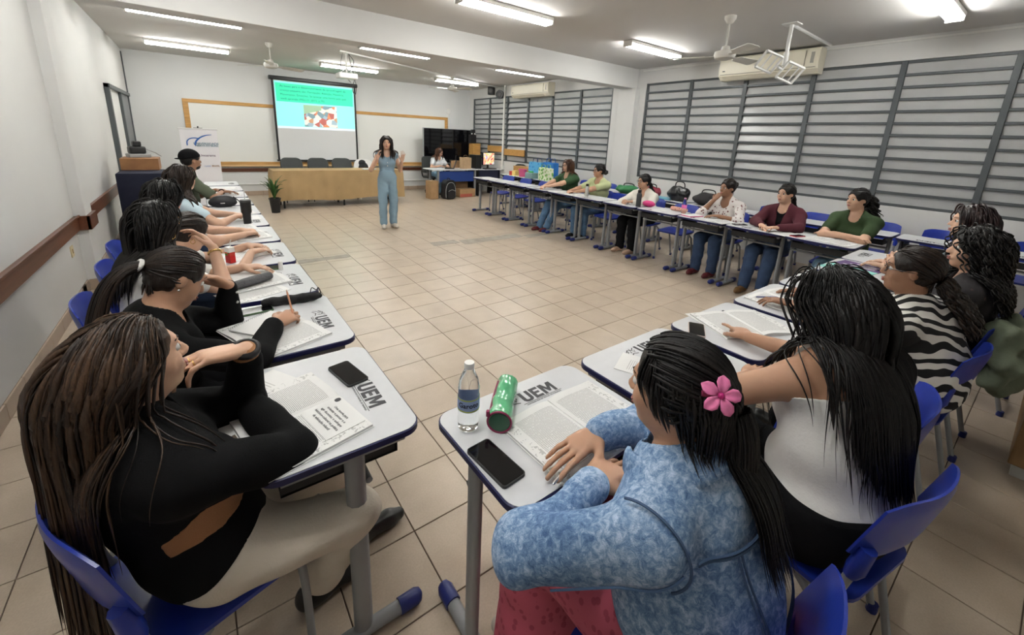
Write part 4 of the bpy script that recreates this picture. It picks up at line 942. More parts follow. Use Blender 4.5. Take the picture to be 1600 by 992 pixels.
def person(label, base, yaw, head, hyaw=None, hpitch=0, hroll=0, tyaw=None, w=1.0, sw=.165, arms=None, knees=None, ankles=None, feet=None, pel=.535, skin='light', h=.011,
           group=None, bust=1.0, belly=0.0, stand=False, size=1.0, legspread=.09):
    """builds the body and returns a dict with the skeleton, used to dress it"""
    bx, by = base; FR = frame_of(yaw); rt, fw = FR[:, 0], FR[:, 1]; up = np.array([0, 0, 1.])
    TF = frame_of(tyaw if tyaw is not None else yaw); trt, tfw = TF[:, 0], TF[:, 1]
    Hc = np.array(head, float); HF = frame_of(hyaw if hyaw is not None else yaw, hpitch, hroll)
    P0 = np.array([bx, by, pel]); hs = .96*size
    nb = Hc-HF[:, 2]*.10*hs-HF[:, 1]*.035*hs-up*.075*hs                   # neck base
    spine = nb-P0; sd = nrm(spine); bk = -nrm(tfw-sd*(tfw@sd))           # backward normal of the torso
    TR = np.stack([trt, -bk, sd], 1); PR = np.stack([rt, fw, up], 1)
    def sp(t, b=0.0): return P0+spine*t+bk*(b+.025*math.sin(PI*t))
    pr = []
    T_ = 'torso'
    pr.append(ell(P0+up*.02-fw*.015, (.168*w, .125*w, .115), PR, .05, T_))
    pr.append(ell(sp(.33), (.132*w, .100*w+belly*.3, .13), TR, .06, T_))
    if belly: pr.append(ell(sp(.22)-bk*.05, (.13*w, .10+belly, .12), TR, .06, T_))
    pr.append(ell(sp(.66), (.148*w, .105*w, .16), TR, .06, T_))
    pr.append(ell(sp(.86, .01), (.135*w, .080, .085), TR, .05, T_))
    shc = nb-sd*.045; sh = {}
    for s, n in ((1, 'R'), (-1, 'L')):
        sh[n] = shc+trt*s*sw*w**.5-sd*.012
        pr.append(cone(shc-bk*0, sh[n], .058, .050, .05, T_)); pr.append(cone(nb+sd*.02, sh[n]-trt*s*.03, .040, .035, .05, T_))
        if bust: pr.append(ell(sp(.62)-bk*.085*w+trt*s*.068, (.062*bust, .058*bust, .062*bust), TR, .05, T_))
    J = dict(P0=P0, nb=nb, sd=sd, bk=bk, trt=trt, tfw=tfw, rt=rt, fw=fw, TR=TR, HF=HF, Hc=Hc, sh=sh, sp=sp, hs=hs, w=w)
    def hl(x, y, z): return Hc+HF@(np.array([x, y, z])*hs)
    J['hl'] = hl
    def he(c, r, k=.015): return ell(hl(*c), np.array(r)*hs, HF, k, 'head')
    pr.append(cone(hl(0, -.026, -.055), nb-sd*.02, .049*hs, .056*hs, .03, 'neck'))
    pr += [he((0, -.012, .030), (.073, .092, .080)), he((0, .020, -.030), (.060, .066, .080), .03), he((0, .030, -.074), (.042, .044, .034), .03), he((0, .066, -.092), (.018, .016, .015), .02)]
    for s in (-1, 1):
        pr += [he((s*.034, .054, -.030), (.024, .024, .026), .02)]
    pr += [cone(hl(-.030, .076, .024), hl(.030, .076, .024), .0105*hs, .0105*hs, .02, 'head'), cone(hl(0, .083, .012), hl(0, .103, -.026), .0075*hs, .0115*hs, .008, 'head')]
    pr += [he((0, .083, -.060), (.024, .014, .012), .01)]
    for s in (-1, 1): pr += [he((s*.010, .094, -.031), (.008, .010, .007), .006), he((s*.073, -.010, -.005), (.009, .019, .029), .006)]
    subs = [ell(hl(s*.031, .092, .004), (.017*hs, .014*hs, .010*hs), HF, .012) for s in (-1, 1)]
    # arms
    A = {}
    l1, l2 = .285*size, .245*size
    for s, n in ((1, 'R'), (-1, 'L')):
        sp_ = (arms or {}).get(n) or dict(w=P0+fw*.22+rt*s*.16+up*.10)
        E, W = ik(sh[n], sp_['w'], l1, l2, sp_.get('pole', -up*.6+rt*s*.8-fw*.2))
        aw = w**.6
        pr += [cone(sh[n], E, .050*aw, .040*aw, .035, 'uarm'+n), cone(E, W, .040*aw, .0245, .02, 'farm'+n)]
        d = sp_.get('d', W-E); pn = sp_.get('pn', -up)
        pr += hand_prims(W, d, pn, s, sp_.get('curl', .45), sp_.get('spread', .1), sp_.get('thumb', .5), .97*size*sp_.get('hsize', 1.0), 'hand'+n, sp_.get('curls'))
        A[n] = (sh[n], E, W, nrm(d))
    J['A'] = A
    # legs
    G = {}
    for i, (s, n) in enumerate(((1, 'R'), (-1, 'L'))):
        hj = P0+rt*s*legspread*w-up*.01
        K = np.array(knees[i], float) if knees else hj+fw*.40+rt*s*.02+up*(-.035)
        An = np.array(ankles[i], float) if ankles else np.array([K[0], K[1], .075])+fw*.03
        fd = nrm(np.array(feet[i], float)) if feet else fw
        fd = nrm(np.array([fd[0], fd[1], 0]))
        pr += [cone(hj, K, .088*w**.7, .058*w**.5, .05, 'thigh'+n), cone(K, K+(An-K)*.35, .056*w**.5, .056*w**.5, .03, 'shin'+n), cone(K+(An-K)*.35, An, .055*w**.5, .036, .03, 'shin'+n)]
        hp = np.array([An[0], An[1], max(An[2]-.04, .034)])
        pr += [cone(hp-fd*.035, hp+fd*.12-up*.008, .034, .028, .02, 'foot'+n), cone(hp+fd*.12-up*.008, hp+fd*.165-up*.012, .028, .019, .02, 'foot'+n)]
        G[n] = (hj, K, An, fd, hp)
    J['G'] = G; J['prims'] = pr
    t = thing('person', label, 'person', (bx, by, 0), 0, group or 'people in the classroom'); J['root'] = t; J['h'] = h; J['org'] = (bx, by, 0)
    V, F = polygonise(pr, h, 0, subs=subs); mesh_np('body', V, F, SKIN[skin], t, 180, J['org'])
    for s in (-1, 1):
        c = hl(s*.031, .0745, .004); b = MB(); b.sphere((0, 0, 0), .0118*hs, 12, 8, 0); 
        for i, f in enumerate(b.f):
            if np.mean([b.v[q][2] for q in f]) > .0085*hs: b.mi[i] = 1
        Rm = np.stack([HF[:, 0], HF[:, 2], HF[:, 1]], 1); b.v = [tuple(c+Rm@np.array(v)-np.array(J['org'])) for v in b.v]
        b.build('eye', [m_eyew, m_iris], t, smooth=180)
        b = MB(); b.tube([tuple(hl(s*x, y, z)-np.array(J['org'])) for x, y, z in ((.014, .0885, .026), (.030, .086, .031), (.046, .074, .027))], [.0032*hs, .0034*hs, .0012], 6, flat=.6); b.build('eyebrow', m_brow, t, smooth=180)
    lp_ = [ell(hl(0, .0935, -.0565), np.array((.021, .0065, .0048))*hs, HF, .002), ell(hl(0, .0925, -.0665), np.array((.018, .0068, .0058))*hs, HF, .002)]
    V, F = polygonise(lp_, .0022); mesh_np('lips', V, F, m_lip, t, 180, J['org'])
    PEOPLE.append(J); J['cover'] = list(pr); return J
def pick(J, *cats): return [p for p in J['prims'] if any(p.cat.startswith(c) for c in cats)]
def recut(p, t0, t1):
    """part of a limb cone between two fractions"""
    q = Prim(); q.t = 0; q.a = p.a+(p.b-p.a)*t0; q.b = p.a+(p.b-p.a)*t1; q.ra = p.ra+(p.rb-p.ra)*t0; q.rb = p.ra+(p.rb-p.ra)*t1; q.k = p.k; q.cat = p.cat; q.R = None; return q
def garment(J, name, m, prims, t, cuts=(), folds=(1, .004, 40.), h=None, subs=(), label=None):
    V, F = polygonise(prims, h or J['h'], t, cuts, folds, subs)
    if not len(F): return None
    o = mesh_np(name, V, F, m, J['root'], 180, J['org'])
    if label: o['label'] = label
    return o
def shirt(J, m, sleeve=1.0, t=.012, neck=.075, hem=.0, low=0.0, name='shirt', loose=0.0, folds=None, back_low=0.0, straps=False, seed=1):
    """sleeve 0 none .. 1 elbow .. 2 wrist"""
    pr = [p for p in pick(J, 'torso')]
    for n in 'LR':
        for p in pick(J, 'uarm'+n):
            if sleeve > 0: pr.append(recut(p, 0, min(1, sleeve)))
        for p in pick(J, 'farm'+n):
            if sleeve > 1: pr.append(recut(p, 0, min(1, sleeve-1)*.96))
    if loose:
        P0, sp = J['P0'], J['sp']; pr.append(ell(sp(.30), (.15*J['w']+loose, .115*J['w']+loose, .17), J['TR'], .06, 'torso'))
    nb, sd, bk = J['nb'], J['sd'], J['bk']
    subs = [cone(nb+sd*.10-bk*.015, nb-sd*.012-bk*(.045+low*.3), .05, neck*.72, .012)]
    if low: subs.append(cone(nb-bk*.10, nb-sd*low-bk*.13, .055, .025, .012))
    if back_low: subs.append(cone(nb+bk*.09, nb-sd*back_low+bk*.09, .10, .07, .02))
    cuts = [(J['P0']+np.array([0, 0, hem]), (0, 0, -1))]
    if straps: cuts.append((nb-sd*straps, sd+bk*-.25))
    o = garment(J, name, m, pr, t, cuts, folds if folds is not None else (seed, .005, 34.), subs=subs)
    J['shirt'] = (pr, t); J['cover'] = J['cover']+[_infl(p, t) for p in pr]
    return o
def _infl(p, t):
    q = Prim(); q.t = p.t; q.a = p.a; q.b = p.b+t if p.t else p.b; q.ra = p.ra+t; q.rb = p.rb+t; q.R = p.R; q.k = p.k; q.cat = p.cat; return q
def trousers(J, m, t=.014, leg=1.0, flare=0.0, name='trousers', waist=.10, seed=5, tilt=0.0):
    pr = [ell(J['P0']+np.array([0, 0, .02])-J['fw']*.015, (.168*J['w'], .125*J['w'], .115), np.stack([J['rt'], J['fw'], np.array([0, 0, 1.])], 1), .05, 'torso')]
    for n in 'LR':
        hj, K, An, fd, hp = J['G'][n]; pr += pick(J, 'thigh'+n)
        A2 = K+(An-K)*leg; pr += [cone(K, A2, .060*J['w']**.5, .048+flare, .03, 'shin')]
    cuts = [(J['P0']+np.array([0, 0, waist]), np.array([0, 0, 1.])-J['fw']*tilt)]
    return garment(J, name, m, pr, t, cuts, (seed, .005, 38.))
def shoes(J, m, t=.007, name='shoe', ankle=.085):
    for n in 'RL':
        hj, K, An, fd, hp = J['G'][n]
        pr = pick(J, 'foot'+n)+[cone(hp, hp+np.array([0, 0, .035]), .036, .034, .02)]
        garment(J, name, m, pr, t, [((0, 0, .004), (0, 0, -1)), ((0, 0, max(ankle, hp[2]+.05)), (0, 0, 1))], None, h=min(J['h'], .009))
# ---- hair
def hair_cap(J, t=.012, nape=-.064, front=.06, extra=()):
    hl, HF, hs = J['hl'], J['HF'], J['hs']
    pr = [ell(hl(0, -.012, .030), np.array((.075+t, .094+t, .083+t))*hs, HF, .02), ell(hl(0, -.035, -.012), np.array((.064+t*.5, .056+t*.5, .062))*hs, HF, .03)]+list(extra)
    subs = [ell(hl(0, .118, -.045), np.array((.068, .088, .062+front))*hs, HF, .012)]
    for s in (-1, 1): subs.append(ell(hl(s*.075, .012, -.045), np.array((.03, .035, .055))*hs, HF, .01))
    return polygonise(pr, min(J['h'], .008), 0, [(hl(0, 0, nape), -HF[:, 2])], (3, .002, 160.), subs)
def add_locks(paths, r0, seed=0, taper=.75, n=5, flat=.6):
    L, S, _ = paths.shape; u = np.linspace(0, 1, S); prof = np.minimum(1, .45+u*4)*np.where(u > taper, np.maximum(0.08, 1-(u-taper)/(1-taper)*.92), 1)
    rs = np.random.RandomState(seed); rad = r0*prof[None]*rs.uniform(.7, 1.25, (L, 1))
    V, F = tubes_np(paths, rad, n, flat); val = np.repeat(rs.uniform(0, 1, L), S*n)
    return V, F, val
def finish_hair(J, parts, m, name='hair'):
    V = []; F = []; A = []; o = 0
    for q in parts:
        v, f = q[0], q[1]; a = q[2] if len(q) > 2 else np.full(len(v), .35)
        V.append(v); F.append(np.asarray(f)+o); A.append(a); o += len(v)
    V = np.concatenate(V); F = np.concatenate(F); A = np.concatenate(A)
    ob = mesh_np(name, V, F, m, J['root'], 180, J['org'])
    at = ob.data.attributes.new('lock', 'FLOAT', 'POINT')
    if len(at.data) == len(A): at.data.foreach_set('value', A.astype(np.float32))
    return ob
def scalp_roots(J, n, seed, lift=1.06, zmin=-.45, nape=-.45):
    rs = np.random.RandomState(seed); out = []
    while len(out) < n:
        d = nrm(rs.normal(size=3))
        if d[2] < (nape if d[1] < -.35 else zmin) or (d[1] > .35 and d[2] < .32+.35*d[1]) or (abs(d[0]) > .75 and d[1] > .0 and d[2] < .15): continue
        out.append(d)
    D = np.array(out); c = np.array((0, -.012, .030)); r = np.array((.077, .096, .085))*lift
    return D, J['Hc']+((c+D*r)*J['hs'])@J['HF'].T
def grow(J, n=220, length=.4, seed=1, margin=(.004, .026), back=.55, curl=0.0, wave=0.0, steps=34, part=0.0, fall=(0, 0, -1), spread=.0, lvar=.12, obstacles=None, gather=None):
    rs = np.random.RandomState(seed); HF = J['HF']; D, P = scalp_roots(J, n, seed)
    obs = obstacles or [p for p in J['cover'] if p.cat.startswith(('torso', 'neck', 'head'))]+[ell(J['hl'](0, .080, -.035), np.array((.070, .072, .092))*J['hs'], HF, .01)]
    side = np.where(D[:, 0]-part >= 0, 1., -1.)
    v = np.stack([side*(.45+.5*np.abs(D[:, 0])), -back*(1.0-.2*D[:, 1]), -.25-.3*np.abs(D[:, 0])], 1)@HF.T
    v /= np.linalg.norm(v, axis=1)[:, None]; L = length*rs.uniform(1-lvar, 1+lvar*.4, n); ds = (L/steps)[:, None]
    mg = rs.uniform(margin[0], margin[1], n); wl = rs.uniform(.15, 1, n); path = [P.copy()]; g = np.array(fall, float); ph = rs.uniform(0, 6.28, n); off = rs.normal(size=(n, 3))*spread
    for i in range(steps):
        tt = i/steps; grav = .16+.5*min(1, tt*3)
        v = v*(1-grav)+(g+off)*grav
        if gather:
            gs, gw, gb = gather; q = P-J['nb']; lat = q@J['trt']; dep = q@J['bk']; on = ((P-J['Hc'])@J['HF'][:, 2] < .03)
            v = v-(np.sign(lat)*np.clip(np.abs(lat)-gw*wl, 0, .1)*10*gs*on)[:, None]*J['trt']+(np.clip(gb-dep, 0, .1)*10*gs*on)[:, None]*J['bk']
        v /= np.linalg.norm(v, axis=1)[:, None]
        Q = P+v*ds; d = f_points(obs, Q); m = d < mg
        if m.any():
            N = f_grad(obs, Q[m]); Q[m] += N*np.minimum(mg[m]-d[m], .03)[:, None]
        w_ = Q-P; v = w_/(np.linalg.norm(w_, axis=1)[:, None]+1e-9); P = P+v*ds; path.append(P.copy())
    out = np.stack(path, 1)
    loc = (out-J['Hc'])@HF; keep = ~((loc[..., 1] > .106*J['hs']) & (loc[..., 2] > -.16)).any(1); out = out[keep]; ph = ph[keep]
    if curl:
        s_ = np.linspace(0, 1, steps+1)[None, :, None]; fq = wave or 26
        e1 = np.array([1, .3, 0]); e2 = np.array([-.3, 1, 0.2])
        a = fq*s_+ph[:, None, None]; out = out+curl*np.minimum(1, s_*3)*(np.cos(a)*e1+np.sin(a)*e2)
    return out
def pulled(J, tie, n=160, seed=1, steps=14, lift=.006):
    """hair combed over the scalp to a tie point (world)"""
    D, P = scalp_roots(J, n, seed, 1.05, nape=-.92); head = pick(J, 'head', 'neck'); tie = np.array(tie); path = []
    rs = np.random.RandomState(seed); lf = rs.uniform(.004, .004+lift*2, n)
    for i in range(steps+1):
        s_ = i/steps; Q = P*(1-s_)+tie*s_; c = J['hl'](0, -.012, .03)
        for _ in range(3):
            d = f_points(head, Q); m = d < lf
            if not m.any(): break
            g = Q[m]-c; g /= np.linalg.norm(g, axis=1)[:, None]; Q[m] += g*(lf[m]-d[m])[:, None]
        path.append(Q)
    return np.stack(path, 1)
def tail(J, tie, length, n=90, seed=2, r=.022, dir0=(0, 0, -1), steps=22, curl=0.0, wave=24, margin=(.006, .02), flare=.25, fall=(0, 0, -1)):
    rs = np.random.RandomState(seed); tie = np.array(tie, float); a = rs.uniform(0, 6.28, n); q = np.sqrt(rs.uniform(0, 1, n))*r
    d0 = nrm(dir0); u = nrm(np.cross(d0, [.3, .9, .2])); w_ = np.cross(d0, u); offs = q[:, None]*(np.cos(a)[:, None]*u+np.sin(a)[:, None]*w_)
    P = tie+offs; v = d0+offs*flare/ r*.5; v /= np.linalg.norm(v, axis=1)[:, None]; L = length*rs.uniform(.75, 1.08, n); ds = (L/steps)[:, None]; path = [P.copy()]; mg = rs.uniform(*margin, n)
    obs = [p for p in J['cover'] if p.cat.startswith(('torso', 'neck', 'head'))]; ph = rs.uniform(0, 6.28, n)
    for i in range(steps):
        v = v*.78+np.array(fall)*.22; v /= np.linalg.norm(v, axis=1)[:, None]; Q = P+v*ds; d = f_points(obs, Q); m = d < mg
        if m.any(): Q[m] += f_grad(obs, Q[m])*np.minimum(mg[m]-d[m], .03)[:, None]
        v = (Q-P)/(np.linalg.norm(Q-P, axis=1)[:, None]+1e-9); P = P+v*ds; path.append(P.copy())
    out = np.stack(path, 1)
    if curl:
        s_ = np.linspace(0, 1, steps+1)[None, :, None]; aa = wave*s_+ph[:, None, None]; out = out+curl*np.minimum(1, s_*3)*(np.cos(aa)*np.array([1, .3, 0])+np.sin(aa)*np.array([-.3, 1, .2]))
    return out
def glasses(J, m, r=.021):
    hl = J['hl']; o = np.array(J['org']); b = MB()
    for s in (-1, 1):
        b.tube([tuple(hl(s*.032+r*1.1*math.cos(a), .098-.008*abs(math.cos(a)), .003+r*.85*math.sin(a))-o) for a in np.linspace(0, 2*PI, 17)], .0018, 5, caps=False)
        b.tube([tuple(hl(s*.054, .090, .006)-o), tuple(hl(s*.076, .05, .006)-o), tuple(hl(s*.080, -.01, .006)-o)], .0018, 5)
    b.tube([tuple(hl(-.010, .098, .005)-o), tuple(hl(.010, .098, .005)-o)], .0018, 5); return b.build('glasses', m, J['root'], smooth=60)
def band(J, name, c, axis, r, rr, m, n=20, flat=1.0):
    axis = nrm(axis); u = nrm(np.cross(axis, [.3, .5, .8])); v = np.cross(axis, u); o = np.array(J['org']); b = MB()
    b.tube([tuple(np.array(c)+r*(math.cos(a)*u+math.sin(a)*v)-o) for a in np.linspace(0, 2*PI, n+1)], rr, 6, caps=False, flat=flat, up=axis); return b.build(name, m, J['root'], smooth=60)
# ------------------------------------------------------------------ the people
c_black = mat('black knit', (.005, .005, .0055), .9, bump=.15, bscale=300, spec=.15)
c_blackcloth = mat('black cloth', (.006, .006, .007), .9, bump=.15, bscale=120, spec=.15)
c_tan = mat('tan knit', (.34, .16, .07), .8, bump=.2, bscale=300)
c_cream = mat('cream trousers cloth', (.62, .56, .47), .75, bump=.15, bscale=150)
c_white = mat('white cotton', (.74, .73, .70), .8, bump=.12, bscale=120)
c_jeans = mat('blue jeans', (.07, .14, .24), .8, var=.25, vscale=12, bump=.15, bscale=300)
c_dkjeans = mat('dark jeans', (.025, .05, .11), .8, var=.2, vscale=12, bump=.15, bscale=300)
c_ltjeans = mat('light jeans', (.14, .24, .33), .8, var=.2, vscale=12, bump=.15, bscale=300)
c_olive = mat('olive cotton', (.085, .10, .065), .85, bump=.12, bscale=120)
c_green = mat('dark green cotton', (.035, .085, .035), .85, bump=.12, bscale=120)
c_greentee = mat('moss green cotton', (.028, .055, .018), .85, bump=.12, bscale=120)
c_lime = mat('pale green cotton', (.45, .50, .27), .85, bump=.12, bscale=120)
c_maroon = mat('maroon knit', (.075, .010, .020), .85, bump=.15, bscale=250)
c_offwhite = mat('off-white cardigan knit', (.66, .63, .57), .85, bump=.2, bscale=200)
c_blueish = mat('dusty blue linen', (.215, .32, .40), .8, bump=.15, bscale=200)
c_paleblue = mat('pale blue cotton', (.48, .60, .66), .8, bump=.12, bscale=120)
c_slate = mat('slate blue cotton', (.14, .18, .20), .8, bump=.12, bscale=120)
c_shoeb = mat('black leather', (.01, .01, .01), .35); c_shoew = mat('cream shoe leather', (.6, .55, .48), .5); c_shoer = mat('wine leather', (.10, .012, .016), .4); c_shoebr = mat('brown leather', (.16, .085, .03), .45)
gold = mat('gold', (.75, .5, .2), .25, metal=1.0); silver = mat('silver', (.7, .7, .7), .25, metal=1.0); m_gl = mat('dark spectacle frame', (.03, .015, .012), .3)
def pattern_mat(name, base, col, scale, thr=.5, kind='voronoi', rough=.8, dist=0.0, c3=None):
    m = mat(name, base, rough); nt, b = nodes_of(m); tc = nt.nodes.new('ShaderNodeTexCoord')
    if kind == 'zebra':
        n = nt.nodes.new('ShaderNodeTexWave'); n.bands_direction = 'Z'; n.inputs['Scale'].default_value = scale; n.bands_direction = 'DIAGONAL'; n.inputs['Distortion'].default_value = 5.5; n.inputs['Detail'].default_value = 1.0; n.inputs['Detail Scale'].default_value = 1.1; out = n.outputs['Fac']
    elif kind == 'voronoi':
        n = nt.nodes.new('ShaderNodeTexVoronoi'); n.inputs['Scale'].default_value = scale; out = n.outputs['Distance']
    else:
        n = nt.nodes.new('ShaderNodeTexNoise'); n.inputs['Scale'].default_value = scale; n.inputs['Detail'].default_value = 6; n.inputs['Distortion'].default_value = dist; out = n.outputs[0]
    nt.links.new(tc.outputs['Object'], n.inputs['Vector'])
    cr = nt.nodes.new('ShaderNodeValToRGB'); e = cr.color_ramp.elements; e[0].position = thr-.04; e[0].color = (*col, 1); e[1].position = thr+.04; e[1].color = (*base, 1)
    if c3: q = e.new(min(.98, thr+.25)); q.color = (*c3, 1)
    nt.links.new(out, cr.inputs[0]); nt.links.new(cr.outputs[0], b.inputs['Base Color']); return m
c_zebra = pattern_mat('zebra print', (.70, .68, .64), (.006, .006, .007), 8.0, .5, 'zebra')
c_floral = pattern_mat('floral print', (.70, .66, .64), (.16, .05, .05), 26, .28)
c_darkprint = pattern_mat('dark print', (.012, .010, .012), (.12, .06, .06), 18, .16)
def denim_mat():
    m = mat('washed denim', (.2, .3, .45), .85); nt, b = nodes_of(m); tc = nt.nodes.new('ShaderNodeTexCoord')
    n = nt.nodes.new('ShaderNodeTexNoise'); n.inputs['Scale'].default_value = 62; n.inputs['Detail'].default_value = 9; n.inputs['Roughness'].default_value = .78; n.inputs['Distortion'].default_value = .6
    n2 = nt.nodes.new('ShaderNodeTexNoise'); n2.inputs['Scale'].default_value = 420; n3 = nt.nodes.new('ShaderNodeTexNoise'); n3.inputs['Scale'].default_value = 5
    for q in (n, n2, n3): nt.links.new(tc.outputs['Object'], q.inputs['Vector'])
    ad = nt.nodes.new('ShaderNodeMath'); ad.operation = 'MULTIPLY_ADD'; ad.inputs[1].default_value = .35; nt.links.new(n3.outputs[0], ad.inputs[0]); nt.links.new(n.outputs[0], ad.inputs[2])
    cr = nt.nodes.new('ShaderNodeValToRGB'); e = cr.color_ramp.elements; e[0].position = .52; e[0].color = (.05, .11, .24, 1); e[1].position = .84; e[1].color = (.47, .57, .71, 1); q = e.new(.66); q.color = (.145, .25, .42, 1)
    nt.links.new(ad.outputs[0], cr.inputs[0]); nt.links.new(cr.outputs[0], b.inputs['Base Color'])
    bp = nt.nodes.new('ShaderNodeBump'); bp.inputs['Strength'].default_value = .3; bp.inputs['Distance'].default_value = .003; nt.links.new(n2.outputs[0], bp.inputs['Height']); nt.links.new(bp.outputs[0], b.inputs['Normal']); return m
c_denim = denim_mat(); c_pink = pattern_mat('pink patterned cloth', (.46, .085, .13), (.33, .045, .08), 45, .34)
up = np.array([0, 0, 1.])
def PC(px_, py_, X=None, Y=None, z=None):
    return at_x(px_, py_, X) if X is not None else (at_y(px_, py_, Y) if Y is not None else at_z(px_, py_, z))
NEAR = .0065
CHL = 'chairs along the chair rail wall'
# --- woman in black top and cream trousers (front of the left row)
def p_long_brown():
    J = person('woman with very long brown hair in black top and cream trousers, hand at chin', (-.075, 1.185), 19, (-.172, 1.20, 1.085), hyaw=26, hpitch=6, tyaw=20, skin='light', h=NEAR, sw=.165,
        arms=dict(R=dict(w=(.045, 1.345, .802), pole=(.35, -1, -.25), d=(.1, 1, 0), pn=(0, 0, -1), curl=.3), L=dict(w=(.05, 1.315, .995), pole=(.8, .5, -1), d=(-1, -.10, .12), pn=(-.30, -.1, -1), curl=.62, thumb=.5, spread=.06, hsize=1.16)),
        knees=[(.27, 1.10, .475), (.26, 1.36, .475)], ankles=[(.17, 1.27, .085), (.36, 1.40, .085)], feet=[(1, .15, 0), (1, .1, 0)])
    shirt(J, c_black, 1.86, .019, neck=.07, hem=-.11, seed=11, folds=(11, .004, 30.))
    trousers(J, c_cream, .010, .82, .012, waist=.075, tilt=.8)
    shoes(J, c_shoeb, .006)
    for n in 'RL':
        s_, E, W, d = J['A'][n]; garment(J, 'cuff', c_tan, [cone(E+(W-E)*.80, E+(W-E)*.95, .0365, .0305, .01)], .004, folds=None, label='tan knit cuff')
    garment(J, 'waist_insert', c_tan, [p for p in pick(J, 'torso')], .0225, [(J['sp'](.52), J['sd']+J['bk']*.25), (J['sp'](.33), -J['sd']+J['bk']*.15), (J['sp'](.2)+J['trt']*.03, -J['trt']), (J['sp'](.2)+J['bk']*.075, J['bk'])], (11, .004, 30.), label='tan knit strip at the waist')
    garment(J, 'collar', c_tan, [cone(J['nb']-J['sd']*.012, J['nb']+J['sd']*.03, .078, .062, .01)], .004, folds=None, label='tan knit collar')
    s_, E, W, d = J['A']['L']; band(J, 'watch', W+nrm(W-E)*.004, W-E, .0285, .0105, m_black, flat=1.0)
    o = np.array(J['org']); q = hand_prims(W, d, (-.30, -.1, -1), -1, .62, .06, .5, 1.13)
    for k in (6, 10): pr_ = q[k+0]; band(J, 'ring', pr_.a+(pr_.b-pr_.a)*.45, pr_.b-pr_.a, .0095, .0018, gold, 14)
    b = MB(); b.sphere(tuple(J['hl'](.078, -.002, -.034)-o), .005, 8, 6); b.build('earring', silver, J['root'], smooth=180)
    G = (.55, .10, .035)
    L0 = grow(J, 200, .66, 20, (.001, .006), back=.85, steps=30, lvar=.06, spread=.01, gather=G)
    L = grow(J, 1100, .70, 21, (.003, .013), back=.85, steps=34, lvar=.12, spread=.03, gather=G)
    L2 = grow(J, 70, .46, 22, (.003, .014), back=.40, steps=30, lvar=.25, spread=.04, gather=(.2, .15, .0))
    finish_hair(J, [hair_cap(J, .003), add_locks(L0, .009, 4, .9), add_locks(L, .0032, 5, .8, 4), add_locks(L2, .003, 6, .6, 4)], HAIR['brown'])
    chair(-.115, 1.215, -71, 'blue school chair under the woman with very long brown hair', CHL)
p_long_brown()
# --- woman with ponytail writing
def p_ponytail():
    J = person('woman in black sweater with low ponytail and white hair tie, writing with a pen', (-.20, 1.96), 8, (-.115, 1.925, 1.06), hyaw=22, hpitch=-30, tyaw=5, skin='mid', h=NEAR,
        arms=dict(R=dict(w=(.185, 1.905, .803), pole=(.1, -1, -.3), d=(.8, .5, .12), pn=(-.1, .5, -1), curl=.9, thumb=.9), L=dict(w=(.045, 2.06, .955), pole=(.8, .6, -1), d=(-.75, -.35, .75), pn=(-.8, -.5, -.2), curl=.5)))
    shirt(J, c_black, 1.95, .014, neck=.07, hem=-.06, seed=12); trousers(J, c_blackcloth, .012); shoes(J, c_shoeb)
    s_, E, W, d = J['A']['R']; band(J, 'watch', W-nrm(W-E)*.012, W-E, .030, .010, m_black)
    o = np.array(J['org'])
    s_, E, W, d = J['A']['L']
    for f in (.35, .62, .86):
        b = MB(); b.sphere(tuple(E+(W-E)*f+np.array([.03, -.028, 0])-o), .006, 8, 6); b.build('pearl_button', c_white, J['root'], smooth=180)
    tie = J['hl'](0, -.118, .012)
    b = MB(); b.sphere(tuple(J['hl'](.079, -.008, -.036)-o), .005, 8, 6); b.build('earring', silver, J['root'], smooth=180)
    Pl = pulled(J, tie, 700, 3, 16, .003); Tl = tail(J, tie, .46, 260, 4, .018, J['hl'](0, -1, -.1)-J['hl'](0, 0, 0), fall=(-.14, -.12, -1))
    finish_hair(J, [hair_cap(J, .004), add_locks(Pl, .0040, 7, .95, 4), add_locks(Tl, .0035, 8, .7, 4)], HAIR['dark'])
    band(J, 'hair_tie', tie+nrm(tie-J['Hc'])*.010, tie-J['Hc'], .017, .008, c_white)
    chair(-.22, 1.98, -84, 'blue school chair under the woman with the low ponytail', CHL)
p_ponytail()
def lefty(label, y, head, hair, clothes, hyaw=55, hpitch=0, skin='light', arms=None, base=-.27, yaw=8, h=.010, **k):
    J = person(label, (base, y), yaw, head, hyaw=hyaw, hpitch=hpitch, skin=skin, h=h, arms=arms, **k); clothes(J); hair(J); return J
def std_arms(y, x=.16, dy=.10, z=.80, curl=.5): return dict(R=dict(w=(x, y-dy, z), d=(.8, .5, 0), curl=curl, pole=(.1, -1, -.5)), L=dict(w=(x, y+dy, z), d=(.8, -.5, 0), curl=curl, pole=(.1, 1, -.5)))
